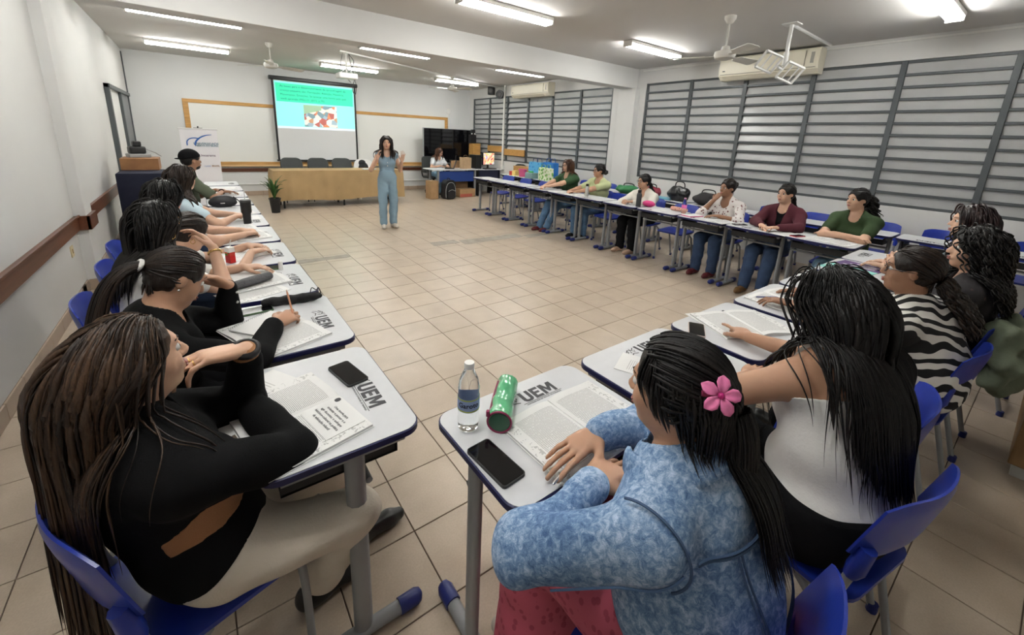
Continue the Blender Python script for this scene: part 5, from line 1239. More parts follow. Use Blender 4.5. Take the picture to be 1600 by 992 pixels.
def p_left_rest():
    def straight(c, n=230, ln=.42, seed=31, r=.0085, back=.6):
        def f(J): finish_hair(J, [hair_cap(J, .012), add_locks(grow(J, n//3, ln*.9, seed+1, (.002, .012), back=back, gather=(.4, .11, .03)), r*1.2, seed, .9), add_locks(grow(J, n*2, ln, seed, (.004, .022), back=back, gather=(.4, .11, .03)), r*.5, seed, .8, 4)], HAIR[c])
        return f
    def cl_white(J): shirt(J, c_white, .55, .012, hem=-.06, seed=13); trousers(J, c_blackcloth); shoes(J, c_shoeb)
    J = lefty('woman with straight black hair, white shirt and gold bracelet, hand by her face', 2.66, (-.20, 2.68, 1.13), straight('black'), cl_white, hyaw=50, arms=dict(R=dict(w=(.015, 2.74, .965), pole=(.8, -.4, -1), d=(-.45, .2, .75), pn=(-.8, 0, -.3), curl=.6), L=dict(w=(.15, 2.86, .80), d=(.9, -.3, 0))), h=.009)
    glasses(J, gold); s_, E, W, d = J['A']['R']; band(J, 'bracelet', W-nrm(W-E)*.03, W-E, .030, .006, gold)
    band(J, 'earring', J['hl'](.082, -.008, -.055), J['HF'][:, 0], .018, .0018, gold)
    chair(-.30, 2.66, -88, 'blue school chair under the woman with the gold bracelet', CHL)
    def cl_2(J): shirt(J, c_white, .5, .012, hem=-.06, seed=14); trousers(J, c_dkjeans); shoes(J, c_shoeb)
    def bunny(J):
        tie = J['hl'](0, -.11, .0); finish_hair(J, [hair_cap(J, .01), add_locks(pulled(J, tie, 160, 9), .007, 9, .9), add_locks(tail(J, tie, .22, 50, 9, .018, (-1, 0, -.3)), .006, 9)], HAIR['dark'])
    J = lefty('dark-haired woman leaning low over her desk, beyond the gold bracelet woman', 3.28, (-.09, 3.12, .985), bunny, cl_2, hyaw=25, hpitch=-20, arms=std_arms(3.3, .22), base=-.26)
    band(J, 'earring', J['hl'](.082, -.008, -.05), J['HF'][:, 0], .012, .002, gold); chair(-.30, 3.30, -90, 'blue school chair under the woman leaning low', CHL)
    def cl_3(J): shirt(J, c_offwhite, .5, .012, hem=-.06, seed=15); trousers(J, c_jeans); shoes(J, c_shoeb)
    J = lefty('woman with black hair in cream top, resting her fist on the desk', 3.86, (-.212, 3.76, 1.12), straight('black', 170, .36, 32, .010), cl_3, hyaw=38, arms=std_arms(3.86, .23, .08, .80, 1.2), base=-.29); glasses(J, m_gl)
    chair(-.32, 3.86, -90, 'blue school chair under the woman resting her fist', CHL)
    def cl_4(J): shirt(J, c_paleblue, .5, .012, hem=-.06, seed=16); trousers(J, c_dkjeans); shoes(J, c_shoeb)
    J = lefty('woman with long brown hair in pale blue top holding a pink pen', 4.62, (-.125, 4.60, 1.165), straight('dark', 190, .45, 33, .010, .7), cl_4, hyaw=40, hpitch=2, arms=std_arms(4.60, .22, .06, .81, .9), base=-.24)
    chair(-.27, 4.62, -90, 'blue school chair under the woman in pale blue', CHL)
    def cl_5(J): shirt(J, c_olive, .75, .014, hem=-.06, seed=17, loose=.02); trousers(J, c_blackcloth); shoes(J, c_shoeb)
    def cap_(J):
        hl, HF, hs = J['hl'], J['HF'], J['hs']; finish_hair(J, [hair_cap(J, .006)], HAIR['black'])
        V, F = polygonise([ell(hl(0, -.012, .035), np.array((.090, .110, .098))*hs, HF, .02)], .008, 0, [(hl(0, 0, .028), -(HF[:, 2]+HF[:, 1]*-.12))]); mesh_np('cap', V, F, c_blackcloth, J['root'], 180, J['org'])
        V, F = polygonise([ell(hl(0, -.10, .020), np.array((.060, .060, .010))*hs, HF, .02)], .006); mesh_np('cap_visor', V, F, c_blackcloth, J['root'], 180, J['org'])
        V, F = polygonise([ell(hl(0, .035, -.078), np.array((.050, .052, .036))*hs, HF, .02), ell(hl(0, .092, -.047), np.array((.026, .010, .006))*hs, HF, .01)], .006, .002, [(hl(0, 0, -.052), HF[:, 2]), (hl(0, .012, 0), -HF[:, 1])]); mesh_np('beard', V, F, HAIR['black'], J['root'], 180, J['org'])
    J = lefty('bearded man in backwards black cap and olive T-shirt', 6.50, (-.069, 6.5, 1.195), cap_, cl_5, hyaw=25, skin='brown', arms=dict(R=dict(w=(.20, 6.42, .805), pole=(0, -1, -.4), d=(1, .2, 0), curl=.4), L=dict(w=(.15, 6.66, .80), d=(.9, -.4, 0))), base=-.22, sw=.19, w=1.2, bust=0, size=1.08, h=.011)
    s_, E, W, d = J['A']['R']; band(J, 'wristband', W, W-E, .030, .007, c_blackcloth)
    chair(-.25, 6.5, -90, 'blue school chair under the man in the cap', CHL)
p_left_rest()
# --- row opposite the whiteboard
CHN = 'chairs in the row opposite the whiteboard'
def p_denim():
    J = person('woman in washed denim jacket with a pink flower clip in black hair', (.835, .325), 97, (.775, .415, 1.11), hyaw=98, hpitch=-4, tyaw=100, skin='mid', h=.006, w=1.06, sw=.168,
        arms=dict(R=dict(w=(.835, .652, .812), pole=(1, .2, -.3), d=(-1, .02, -.08), pn=(0, 0, -1), curl=.20, spread=.16, thumb=.2, hsize=1.08), L=dict(w=(.705, .548, .790), pole=(-.7, .5, -.4), d=(1, .0, 0), pn=(0, 0, -1), curl=.3)),
        knees=[(.96, .72, .49), (.70, .72, .49)], ankles=[(.98, .66, .08), (.66, .66, .08)])
    shirt(J, c_denim, 1.93, .021, neck=.068, hem=-.15, seed=21, loose=.035, folds=(21, .010, 22.), name='denim_jacket')
    trousers(J, c_pink, .035, .95, .05, name='pink_trousers'); shoes(J, c_shoew)
    pr, t = J['shirt']; nb, sd, bk, trt, tfw = J['nb'], J['sd'], J['bk'], J['trt'], J['tfw']; o = np.array(J['org'])
    o_org = np.array(J['org']); ang = np.radians(np.linspace(-150, 150, 25)); cp = []
    for q_ in ang: cp.append(nb+sd*(.058-.075*(1-math.cos(q_))*.5)+(bk*math.cos(q_)*1.0+trt*math.sin(q_))*(.082+.014*(1-math.cos(q_)))-bk*.010-o_org)
    b = MB(); b.tube(cp, .034, 10, flat=.34, up=bk); b.build('jacket_collar', c_denim, J['root'], smooth=180)
    m_seam = mat('denim seam thread', (.055, .10, .19), .85); m_st = mat('pale stitching', (.42, .50, .60), .85)
    def seam(pts, name='seam', r=.0032, off=.007, m=m_seam):
        P_ = smooth_path(pts, 10); P_ = project(pr, P_, t+off)
        b = MB(); b.tube(P_-o, r, 5); b.build(name, m, J['root'], smooth=60)
    def bp(x, z, d=.16): return nb-sd*z+trt*x+bk*d
    for dz in (0, .008): seam([bp(-.19, .055+dz), bp(-.1, .07+dz), bp(0, .075+dz), bp(.1, .07+dz), bp(.19, .055+dz)], r=.0026)
    for s in (-1, 1):
        for dx in (0, .011): seam([bp(s*(.085+dx), .08), bp(s*(.07+dx), .22), bp(s*(.05+dx), .40)], r=.0024)
        S, E, W, d = J['A']['R' if s > 0 else 'L']
        ring = [S+trt*s*.02+(math.cos(a)*sd+math.sin(a)*bk)*.10 for a in np.linspace(-.4, 2.6, 9)]; seam(ring, r=.003)
        seam([S+(E-S)*f+bk*.09+sd*.01 for f in (.15, .4, .7, 1)], r=.0026)
        garment(J, 'cuff', c_denim, [cone(E+(W-E)*.80, E+(W-E)*.96, .040, .038, .01)], .006, folds=(3, .002, 60.))
    seam([bp(-.17, .43), bp(0, .44), bp(.17, .43)], name='hem_band', r=.006)
    tie = J['hl'](.022, -.122, .004)
    low = grow(J, 320, .13, 44, (.003, .012), back=.9, steps=16, gather=(.4, .05, .05)); Pl = pulled(J, tie, 1000, 3, 18, .008); Tl = tail(J, tie+np.array([.0, -.0, -.015]), .33, 420, 4, .030, (.1, -.4, -.8), margin=(.006, .030), fall=(.02, -.04, -1), flare=.3); Tb = tail(J, tie+np.array([.0, -.0, -.015]), .24, 60, 6, .028, (.1, -.4, -.8), margin=(.004, .025), fall=(.02, -.04, -1), flare=.3)
    finish_hair(J, [hair_cap(J, .004), add_locks(Pl, .0038, 7, .95, 4), add_locks(Tl, .0030, 8, .6, 4), add_locks(Tb, .009, 9, .7), add_locks(low, .004, 10, .6, 4)], HAIR['black'])
    # flower clip
    fc = thing('flower_clip', 'pink five-petal flower hair clip on the denim jacket woman', 'hair clip', (0, 0, 0))
    rd = nrm(ray(1124, 618)); hp_ = pick(J, 'head'); c = CPOS+rd*.4
    for _ in range(60):
        d_ = f_points(hp_, c[None])[0]-.036
        if d_ < .001: break
        c = c+rd*max(d_, .001)
    fc.location = tuple(c); away = nrm(CPOS-c)*.7+nrm(c-J['Hc'])*.6; away = nrm(away); u = nrm(np.cross(away, up)); v = np.cross(u, away)
    m_pet = mat('pink petal', (.78, .20, .42), .45, var=.2, vscale=40)
    for k in range(5):
        a = 2*PI*k/5+.5; e = u*math.cos(a)+v*math.sin(a); sd_ = np.cross(away, e); b = MB(); vs = []
        for r_, w_, z_ in ((.004, .004, .004), (.012, .0085, .007), (.022, .0125, .008), (.031, .010, .004), (.037, .002, -.001)):
            for s_ in (-1, -.5, 0, .5, 1): vs.append(e*r_+sd_*w_*s_+away*(z_-.003*(1-abs(s_))+.004))
        for off in (0,): b.add(vs, [(i*5+j, i*5+j+1, i*5+j+6, i*5+j+5) for i in range(4) for j in range(4)])
        ob = b.build('petal', m_pet, fc, smooth=180); md = ob.modifiers.new('thickness', 'SOLIDIFY'); md.thickness = .0025
    b = MB(); b.sphere(tuple(away*.010), .006, 10, 8); b.build('flower_centre', mat('magenta centre', (.55, .02, .20), .4), fc, smooth=180)
    b = MB(); b.tube([tuple(-away*.004-u*.03), tuple(-away*.002), tuple(-away*.004+u*.03)], .006, 6); b.build('clip', mat('dark pink plastic', (.25, .03, .08), .3), fc)
    chair(.775, .31, 5, 'blue school chair under the woman in the denim jacket', CHN)
p_denim()
def p_whitetop():
    J = person('woman with long straight black hair in white tank top, pointing at a book', (1.475, .245), 78, (1.635, .385, 1.135), hyaw=72, hpitch=-18, tyaw=70, skin='mid', h=NEAR, w=1.18, sw=.175, belly=.02,
        arms=dict(R=dict(w=(1.90, .715, .80), pole=(.8, -.6, -.5), d=(.62, .78, -.02), pn=(0, 0, -1), curl=.9, curls=[.15, .9, 1.1, 1.2], thumb=.7), L=dict(w=(1.55, .56, .80), pole=(-1, .5, -.3), d=(1, .12, 0), pn=(0, 0, -1), curl=.3)))
    shirt(J, c_white, 0, .010, neck=.10, hem=-.02, seed=22, name='tank_top', straps=.15); trousers(J, c_blackcloth, .014, 1, waist=.09); shoes(J, c_shoeb)
    for s_ in (-1, 1):
        P_ = smooth_path([J['nb']-J['sd']*.16-J['bk']*.14+J['trt']*s_*.085, J['nb']-J['sd']*.03-J['bk']*.08+J['trt']*s_*.10, J['nb']+J['sd']*.02+J['trt']*s_*.10, J['nb']-J['sd']*.06+J['bk']*.09+J['trt']*s_*.09, J['nb']-J['sd']*.17+J['bk']*.13+J['trt']*s_*.07], 8)
        P_ = project(pick(J, 'torso'), P_, .004); MB().tube(P_-np.array(J['org']), .009, 6, flat=.35).build('strap', c_white, J['root'], smooth=60)
    G = (.4, .20, .10)
    L0 = grow(J, 240, .56, 50, (.002, .014), back=1.3, steps=30, lvar=.06, spread=.01, gather=G)
    L = grow(J, 1150, .62, 51, (.004, .024), back=1.3, steps=34, lvar=.16, spread=.035, gather=G); L2 = grow(J, 60, .45, 52, (.003, .02), back=.4, steps=30, lvar=.35, spread=.05)
    finish_hair(J, [hair_cap(J, .011), add_locks(L0, .012, 4, .9), add_locks(L, .0033, 5, .75, 4), add_locks(L2, .003, 6, .5, 4)], HAIR['black'])
    chair(1.48, .26, -10, 'blue school chair under the woman in the white tank top', CHN)
p_whitetop()
def p_zebra():
    J = person('woman in zebra-striped blouse with dark hair tied back', (2.70, .28), 84, (2.655, .365, 1.095), hyaw=104, hpitch=0, tyaw=88, skin='brown', h=.0075, w=1.34, sw=.185, belly=.04,
        arms=dict(R=dict(w=(2.84, .80, .80), pole=(1, .1, -.5), d=(-.3, 1, 0), curl=.5), L=dict(w=(2.55, .78, .80), pole=(-1, .1, -.5), d=(-.2, 1, 0), curl=.5)))
    shirt(J, c_zebra, 1.0, .016, neck=.07, hem=-.14, seed=23, loose=.03, name='zebra_blouse'); trousers(J, c_blackcloth); shoes(J, c_shoeb)
    tie = J['hl'](0, -.115, -.03); finish_hair(J, [hair_cap(J, .006), add_locks(pulled(J, tie, 420, 3), .0055, 7, .9), add_locks(tail(J, tie, .26, 200, 5, .035, J['hl'](0, -1, -.5)-J['Hc'], curl=.008, flare=.5, margin=(.008, .06)), .007, 8)], HAIR['dark'])
    glasses(J, m_gl); chair(2.74, .30, -4, 'blue school chair under the woman in the zebra blouse', CHN)
    J = person('woman with long dark curly hair in dark printed top, hands clasped', (3.33, .27), 92, (3.30, .235, 1.15), hyaw=112, tyaw=92, skin='light', h=.009,
        arms=dict(R=dict(w=(3.24, .48, .96), pole=(.7, .4, -1), d=(-.4, .5, .8), pn=(-1, 0, 0), curl=.9), L=dict(w=(3.14, .48, .96), pole=(-.7, .4, -1), d=(.1, .5, .8), pn=(1, 0, 0), curl=.9)))
    shirt(J, c_darkprint, 1.9, .014, hem=-.06, seed=24); trousers(J, c_blackcloth); shoes(J, c_shoeb)
    finish_hair(J, [hair_cap(J, .020), add_locks(grow(J, 620, .36, 61, (.006, .030), back=.7, curl=.010, wave=34, spread=.05, gather=(.3, .13, .03)), .005, 5, .8, 4)], HAIR['black'])
    chair(3.33, .29, 0, 'blue school chair with an olive jacket over its back', CHN)
    # jacket hung on her chair
    V, F = polygonise([ell((3.33, .03, .72), (.24, .075, .11), None, .04), ell((3.40, .0, .58), (.21, .07, .17), None, .04), ell((3.22, .01, .60), (.15, .07, .18), None, .04), cone((3.52, .06, .72), (3.56, .0, .46), .05, .045, .04)], .009, 0, folds=(8, .022, 42.))
    o = mesh_np('hung_jacket', V, F, mat('olive jacket cloth', (.13, .155, .105), .8, bump=.2, bscale=60)); tag(o, 'olive green jacket hanging over a blue chair back', 'jacket')
    J = person('woman with straight dark plum hair in slate top, beyond the curly-haired woman', (4.20, .22), 92, (4.20, .36, 1.20), hyaw=112, tyaw=92, skin='light', h=.010, arms=dict(R=dict(w=(4.3, .72, .80), d=(-.4, 1, 0)), L=dict(w=(4.1, .72, .80), d=(.4, 1, 0))))
    shirt(J, c_slate, 1.0, .014, hem=-.06, seed=25); trousers(J, c_dkjeans); shoes(J, c_shoeb)
    finish_hair(J, [hair_cap(J, .012), add_locks(grow(J, 260, .40, 62, (.004, .024), back=.6, gather=(.3, .12, .0)), .007, 5, .8, 4)], HAIR['red'])
    chair(4.20, .18, 0, 'blue school chair under the woman in the slate top', CHN)
    chair(1.93, .35, 10, 'empty blue chair between white tank top and zebra blouse', CHN)
p_zebra()
# --- front row by the windows
def righty(label, y, head, hyaw, cloth, hairf, arms, skin='light', base=5.53, yaw=180, low=c_jeans, shoe=c_shoeb, h=.0095, gl=False, ank=None, **k):
    kn = [(base-.40, y+.10, .475), (base-.40, y-.10, .475)]; an = ank or [(base-.40, y+.10, .08), (base-.38, y-.10, .08)]
    J = person(label, (base, y), yaw, head, hyaw=hyaw, skin=skin, h=h, arms=arms, knees=kn, ankles=an, **k); cloth(J); trousers(J, low); shoes(J, shoe); hairf(J)
    if gl: glasses(J, m_gl)
    return J
def hd(px_, py_, X): return tuple(at_x(px_, py_, X))
def R_arms(y, x=5.06, dy=.08, z=.80, c=.5): return dict(R=dict(w=(x, y+dy, z), d=(-.8, -.5, 0), curl=c, pole=(.2, 1, -.5)), L=dict(w=(x, y-dy, z), d=(-.8, .5, 0), curl=c, pole=(.2, -1, -.5)))
def tied(c, ln, n=70, curl=0.0, r=.02, tz=-.02, seed=71, mg=(.006, .03)):
    def f(J):
        tie = J['hl'](0, -.112, tz); finish_hair(J, [hair_cap(J, .010), add_locks(pulled(J, tie, 150, seed), .0075, 7, .9), add_locks(tail(J, tie, ln, n, seed, r, J['hl'](0, -1, -.3)-J['Hc'], curl=curl, margin=mg), .008, 8)], HAIR[c])
    return f
def bun(c, r=.045, z=.0):
    def f(J):
        tie = J['hl'](0, -.115, z); V, F = polygonise([ell(J['hl'](0, -.128, z), (r, r, r), J['HF'])], .006, 0, folds=(5, .006, 120.)); finish_hair(J, [hair_cap(J, .010), add_locks(pulled(J, tie, 150, 5), .0075, 7, .9), (V, F)], HAIR[c])
    return f
def p_right():
    def sh(m, sl, **k): return lambda J: shirt(J, m, sl, .014, hem=-.08, **k)
    righty('woman in moss green T-shirt with curly dark ponytail, arms folded on desk', 1.28, hd(1340, 312, 5.42), 150, sh(c_greentee, .62, seed=31), tied('black', .30, 150, .016, .035, .02, 71, (.01, .07)), dict(R=dict(w=(5.20, 1.22, .81), pole=(-.2, 1, -.3), d=(-.1, -1, 0), curl=.3), L=dict(w=(5.22, 1.36, .81), pole=(-.2, -1, -.3), d=(0, 1, 0), curl=.3)), low=c_ltjeans)
    righty('woman in maroon cardigan over black top with dark braid', 1.97, hd(1228, 303, 5.44), 165, lambda J: (shirt(J, c_blackcloth, 0, .010, hem=-.08, name='black_top'), shirt(J, c_maroon, 1.95, .017, hem=-.10, low=.16, seed=32, name='cardigan')), tied('black', .34, 60, .006, .02), R_arms(1.90, 5.02, .09), low=c_dkjeans, shoe=c_shoebr, ank=[(4.98, 2.04, .08), (5.05, 1.88, .08)])
    righty('woman in white floral shirt with her hair up, chin on hand', 2.63, hd(1137, 294, 5.42), 160, sh(c_floral, 1.25, seed=33, loose=.02, low=.10), bun('dark', .035, .05), dict(R=dict(w=(5.28, 2.70, .97), pole=(-.5, .6, -1), d=(.55, -.15, .55), pn=(1, 0, -.3), curl=.7), L=dict(w=(5.10, 2.52, .80), d=(-.6, .6, 0), pole=(.2, -1, -.5))), skin='brown', low=c_dkjeans, shoe=c_shoer)
    righty('woman in off-white cardigan with glasses and black braid', 3.89, hd(1006, 284, 5.42), 165, sh(c_offwhite, 1.95, seed=34, low=.06), tied('black', .30, 60, .006, .02), R_arms(3.85, 5.05, .07), skin='mid', low=c_blackcloth, shoe=mat('beige shoe', (.45, .30, .22), .5), gl=True, w=1.1)
    righty('woman in pale green top with glasses and a dark bun', 4.93, hd(936, 267, 5.46), 160, sh(c_lime, .55, seed=35, low=.04), bun('black', .045, -.02), R_arms(5.02, 5.06, .07), skin='mid', low=c_jeans, gl=True, w=1.1, base=5.56)
    righty('woman in green V-neck with auburn hair and glasses', 5.62, hd(887, 259, 5.46), 175, sh(c_green, .6, seed=36, low=.10), lambda J: finish_hair(J, [hair_cap(J, .012), add_locks(grow(J, 260, .25, 72, (.004, .02), back=.5), .007, 5, .85, 4)], HAIR['auburn']), R_arms(5.68, 4.98, .04, .80, .8), low=c_jeans, shoe=c_shoer, gl=True, w=1.12, base=5.56, ank=[(4.96, 5.72, .08), (5.0, 5.56, .08)])
p_right()
# --- presenter and the woman at the laptop
def p_front():
    X, Y = 2.59, 7.06
    q0 = at_z(600, 352, .0); q1 = at_z(615, 352, .0)
    J = person('woman presenter standing in dusty blue vest and trousers, gesturing with both hands', (X, Y), -105, (X, Y-.01, 1.458), hyaw=-108, skin='light', h=.009, pel=.86, sw=.155, w=.80, size=.97,
        arms=dict(R=dict(w=at_y(589.5, 249, Y-.14), pole=(-.5, .3, -1), d=(.05, -.15, 1), pn=(.7, -.7, 0), curl=.55), L=dict(w=at_y(628, 252, Y-.12), pole=(.5, .2, -1), d=(.15, -.15, 1), pn=(-.5, -.7, 0), curl=.12, spread=.2)),
        knees=[(X-.095, Y-.02, .47), (X+.095, Y-.02, .47)], ankles=[(X-.085, Y, .085), (X+.085, Y, .085)], feet=[(-.3, -1, 0), (.1, -1, 0)], legspread=.085)
    shirt(J, c_blueish, 0, .012, neck=.085, hem=.06, low=.12, seed=41, name='vest', loose=.0)
    pr = [ell(J['P0']+up*.03, (.142, .108, .13), None, .05)]
    for n in 'LR':
        hj, K, An, fd, hp = J['G'][n]; pr += [cone(hj, K, .080, .064, .02), cone(K, An+up*.02, .064, .054, .012)]
    garment(J, 'trousers', c_blueish, pr, .010, [(J['P0']+up*.14, (0, 0, 1))], (9, .006, 30.)); shoes(J, c_shoew)
    o = np.array(J['org'])
    for k in range(3):
        p_ = project(J['shirt'][0], [J['sp'](.62-.16*k)-J['bk']*.16], .014)[0]; b = MB(); b.sphere(tuple(p_-o), .009, 8, 6); b.build('button', c_white, J['root'], smooth=180)
    finish_hair(J, [hair_cap(J, .012), add_locks(grow(J, 300, .38, 81, (.004, .02), back=.35, gather=(.3, .11, -.12)), .007, 5, .82, 4)], HAIR['dark'])
    hd_ = at_y(687, 238, 10.92)
    J = person('woman with auburn hair and glasses in pale shirt working at the laptop', (hd_[0]-.02, 11.02), -78, tuple(hd_), hyaw=-62, hpitch=-18, skin='light', h=.011, arms=dict(R=dict(w=(hd_[0]-.12, 10.66, .79), d=(.5, -1, 0)), L=dict(w=(hd_[0]+.10, 10.66, .79), d=(-.2, -1, 0))), knees=[(hd_[0]-.14, 10.62, .49), (hd_[0]+.06, 10.60, .49)], ankles=[(hd_[0]-.22, 10.50, .08), (hd_[0]-.02, 10.50, .08)])
    shirt(J, mat('pale striped cotton', (.60, .62, .64), .8, var=.1, vscale=40), .55, .014, hem=-.06, low=.07, seed=42); trousers(J, c_ltjeans); shoes(J, c_shoeb)
    finish_hair(J, [hair_cap(J, .012), add_locks(grow(J, 120, .32, 82, (.004, .026), back=.35), .011, 5, .82)], HAIR['auburn']); glasses(J, m_gl)
p_front()
# ------------------------------------------------------------------ things on the desks
m_paper = mat('white paper', (.74, .74, .73), .7)
def page_mat(name, line=.0050, mg=.10, seed=0, pics=True, fill=.5, dark=.10):
    """printed page: text lines with word gaps inside margins, small grey pictures along the outer margin"""
    m = mat(name, (.75, .75, .74), .65); nt, b = nodes_of(m); N = nt.nodes.new; Lk = nt.links.new
    uv = N('ShaderNodeUVMap'); sp = N('ShaderNodeSeparateXYZ'); Lk(uv.outputs[0], sp.inputs[0])
    def M(op, a, b_=None, c_=None):
        q = N('ShaderNodeMath'); q.operation = op
        for i, v in enumerate((a, b_, c_)):
            if v is None: continue
            if isinstance(v, (int, float)): q.inputs[i].default_value = v
            else: Lk(v, q.inputs[i])
        return q.outputs[0]
    U, V = sp.outputs[0], sp.outputs[1]; nl = .297/line
    fr = M('FRACT', M('MULTIPLY', V, nl)); ink = M('LESS_THAN', fr, fill)
    row = M('FLOOR', M('MULTIPLY', V, nl)); cv = N('ShaderNodeCombineXYZ'); Lk(M('MULTIPLY', U, 95.), cv.inputs[0]); Lk(M('MULTIPLY', row, 7.31), cv.inputs[1])
    nz = N('ShaderNodeTexNoise'); nz.inputs['Scale'].default_value = .9; nz.inputs['Detail'].default_value = 0; Lk(cv.outputs[0], nz.inputs['Vector'])
    ink = M('MULTIPLY', ink, M('GREATER_THAN', nz.outputs[0], .30))
    for a, lo, hi in ((U, mg+.10, 1-mg*.7), (V, mg, 1-mg)): ink = M('MULTIPLY', ink, M('MULTIPLY', M('GREATER_THAN', a, lo), M('LESS_THAN', a, hi)))
    if pics:
        cv2 = N('ShaderNodeCombineXYZ'); Lk(U, cv2.inputs[0]); Lk(M('MULTIPLY', V, 1.4), cv2.inputs[1]); cv2.inputs[2].default_value = seed*3.1
        vo = N('ShaderNodeTexNoise'); vo.inputs['Scale'].default_value = 17; vo.inputs['Detail'].default_value = 3; Lk(cv2.outputs[0], vo.inputs['Vector'])
        pic = M('MULTIPLY', M('GREATER_THAN', vo.outputs[0], .57), M('LESS_THAN', U, mg+.075)); pic = M('MULTIPLY', pic, M('GREATER_THAN', U, .02)); ink = M('MAXIMUM', ink, M('MULTIPLY', pic, .75))
    mx = N('ShaderNodeMix'); mx.data_type = 'RGBA'; mx.inputs[6].default_value = (.75, .75, .74, 1); mx.inputs[7].default_value = (dark, dark, dark, 1); Lk(M('MULTIPLY', ink, .62), mx.inputs[0]); Lk(mx.outputs[2], b.inputs['Base Color']); return m
pg_a = page_mat('printed page', .0050, .09, 1, fill=.42); pg_b = page_mat('printed page facing', .0050, .09, 2, fill=.42); pg_w = page_mat('sparse page', .012, .2, 3, pics=False, fill=.3, dark=.25)
def page_mesh(w, h, curve, mirror, m, thick):
    nx, ny = 12, 4; vs = []; uvs = []
    for j in range(ny+1):
        for i in range(nx+1):
            u = i/nx; z = thick+curve*math.sin(PI*min(1, u*1.15))*math.exp(-2.2*u)*1.6+.0006
            vs.append(((1 if not mirror else -1)*u*w, (j/ny-.5)*h, z)); uvs.append(((1-u), j/ny))
    fs = [(j*(nx+1)+i, j*(nx+1)+i+1, (j+1)*(nx+1)+i+1, (j+1)*(nx+1)+i) for j in range(ny) for i in range(nx)]
    if mirror: fs = [f[::-1] for f in fs]
    top = len(vs); vs += [(x, y, 0) for x, y, z in vs]
    rim = [i for i in range(nx+1)]+[(j+1)*(nx+1)-1 for j in range(1, ny+1)]+[ny*(nx+1)+i for i in range(nx-1, -1, -1)]+[j*(nx+1) for j in range(ny-1, 0, -1)]
    sides = [(rim[k], top+rim[k], top+rim[(k+1) % len(rim)], rim[(k+1) % len(rim)]) for k in range(len(rim))]
    if mirror: sides = [f[::-1] for f in sides]
    me = bpy.data.meshes.new('page_block'); me.from_pydata(vs, [], fs+sides); me.materials.append(m); me.materials.append(m_paper)
    uvl = me.uv_layers.new(name='UVMap')
    for p in me.polygons:
        if p.index >= len(fs): p.material_index = 1
        for li in p.loop_indices:
            vi = me.loops[li].vertex_index % top; uvl.data[li].uv = uvs[vi]
    return me
def open_book(x, y, rz, label, w=.205, h=.29, th=.008, z=TOPZ, ma=pg_a, mb=pg_b, title=False, group=None):
    t = thing('open_book', label, 'book', (x, y, z+.001), math.radians(rz), group)
    cv_ = .002 if title else .010; a = link('right_pages', page_mesh(w, h, cv_, False, ma, th), t, 50); b = link('left_pages', page_mesh(w, h, .010, True, mb, th*.7), t, 50)
    MB().box((-w-.003, -h/2-.003, 0), (w+.003, h/2+.003, .0012)).build('cover', m_white, t)
    if title:
        MB().box((.012, .015, th+.0012), (w-.03, h/2-.008, th+.0026)).build('title_block', m_paper, t)
        for k, ln in enumerate(('Uma teoria para', 'orientar o pensar e o', 'agir docentes: o enfoque', 'histórico-cultural na prática', 'da educação infantil')):
            text_part('title_line', ln, .0125, m_print, t, (w*.44, .105-.016*k, th+.0031), ext=.0002)
        b2 = MB(); b2.prism(round_rect(.014, .118, .032, .138, .008, 3), th+.0026, th+.0034); b2.build('chapter_mark', m_print, t)
    return t
def sheet(x, y, rz, label, w=.21, h=.297, z=TOPZ, m=None, group=None):
    me = page_mesh(w, h, .0, False, m or pg_w, .0008)
    for v in me.vertices: v.co.x -= w/2
    o = link('paper_sheet', me, None); o.location = (x, y, z+.0008); o.rotation_euler = (0, 0, math.radians(rz)); return tag(o, label, 'paper', group)
m_glass = mat('phone glass', (.006, .006, .007), .08, spec=.6)
def phone(x, y, rz, label, w=.074, h=.158, case=m_black, z=TOPZ):
    t = thing('phone', label, 'phone', (x, y, z+.0006), math.radians(rz))
    MB().prism(round_rect(-w/2, -h/2, w/2, h/2, .010, 4), 0, .0085).build('case', case, t); MB().prism(round_rect(-w/2+.003, -h/2+.003, w/2-.003, h/2-.003, .008, 4), .0084, .0092).build('screen', m_glass, t); return t
def bottle(x, y, label, lab, h=.215, r=.032, cap=m_white, text=None, z=TOPZ, rz=0):
    t = thing('water_bottle', label, 'bottle', (x, y, z+.0006), math.radians(rz))
    pet = mat('clear bottle plastic', (.93, .95, .96), .05, trans=1.0, ior=1.25)
    pr_ = [(.0, .008), (r*.5, .0), (r*.92, .006), (r, .03), (r*.97, .06), (r, .075), (r, .115), (r*.96, .125), (r, .14), (r*.85, h*.76), (r*.5, h*.88), (r*.42, h*.91), (r*.42, h*.94)]
    MB().lathe(pr_, n=24).build('bottle_body', pet, t, smooth=60)
    MB().lathe([(r*1.012, .072), (r*1.018, .074), (r*1.018, .114), (r*1.012, .116)], n=24, closed=True).build('bottle_label', lab, t, smooth=60)
    MB().lathe([(.0, h), (r*.44, h), (r*.46, h-.003), (r*.46, h*.92), (r*.4, h*.92)], n=18).build('cap', cap, t, smooth=40)
    if text:
        me = text_mesh(text, .022, .0003, bold=.0004)
        for v in me.vertices:
            a = v.co.x/(r*1.03); v.co = ((r*1.03+v.co.z)*math.sin(a), -(r*1.03+v.co.z)*math.cos(a), .095+v.co.y)
        me.materials.clear(); me.materials.append(mat('label navy ink', (.01, .012, .05), .5)); link('label_lettering', me, t)
        for zz in (.0755, .1125): MB().lathe([(r*1.02, zz-.002), (r*1.026, zz), (r*1.02, zz+.002)], n=24, closed=True).build('label_stripe', mat('yellow green band', (.42, .50, .06), .5), t)
    return t
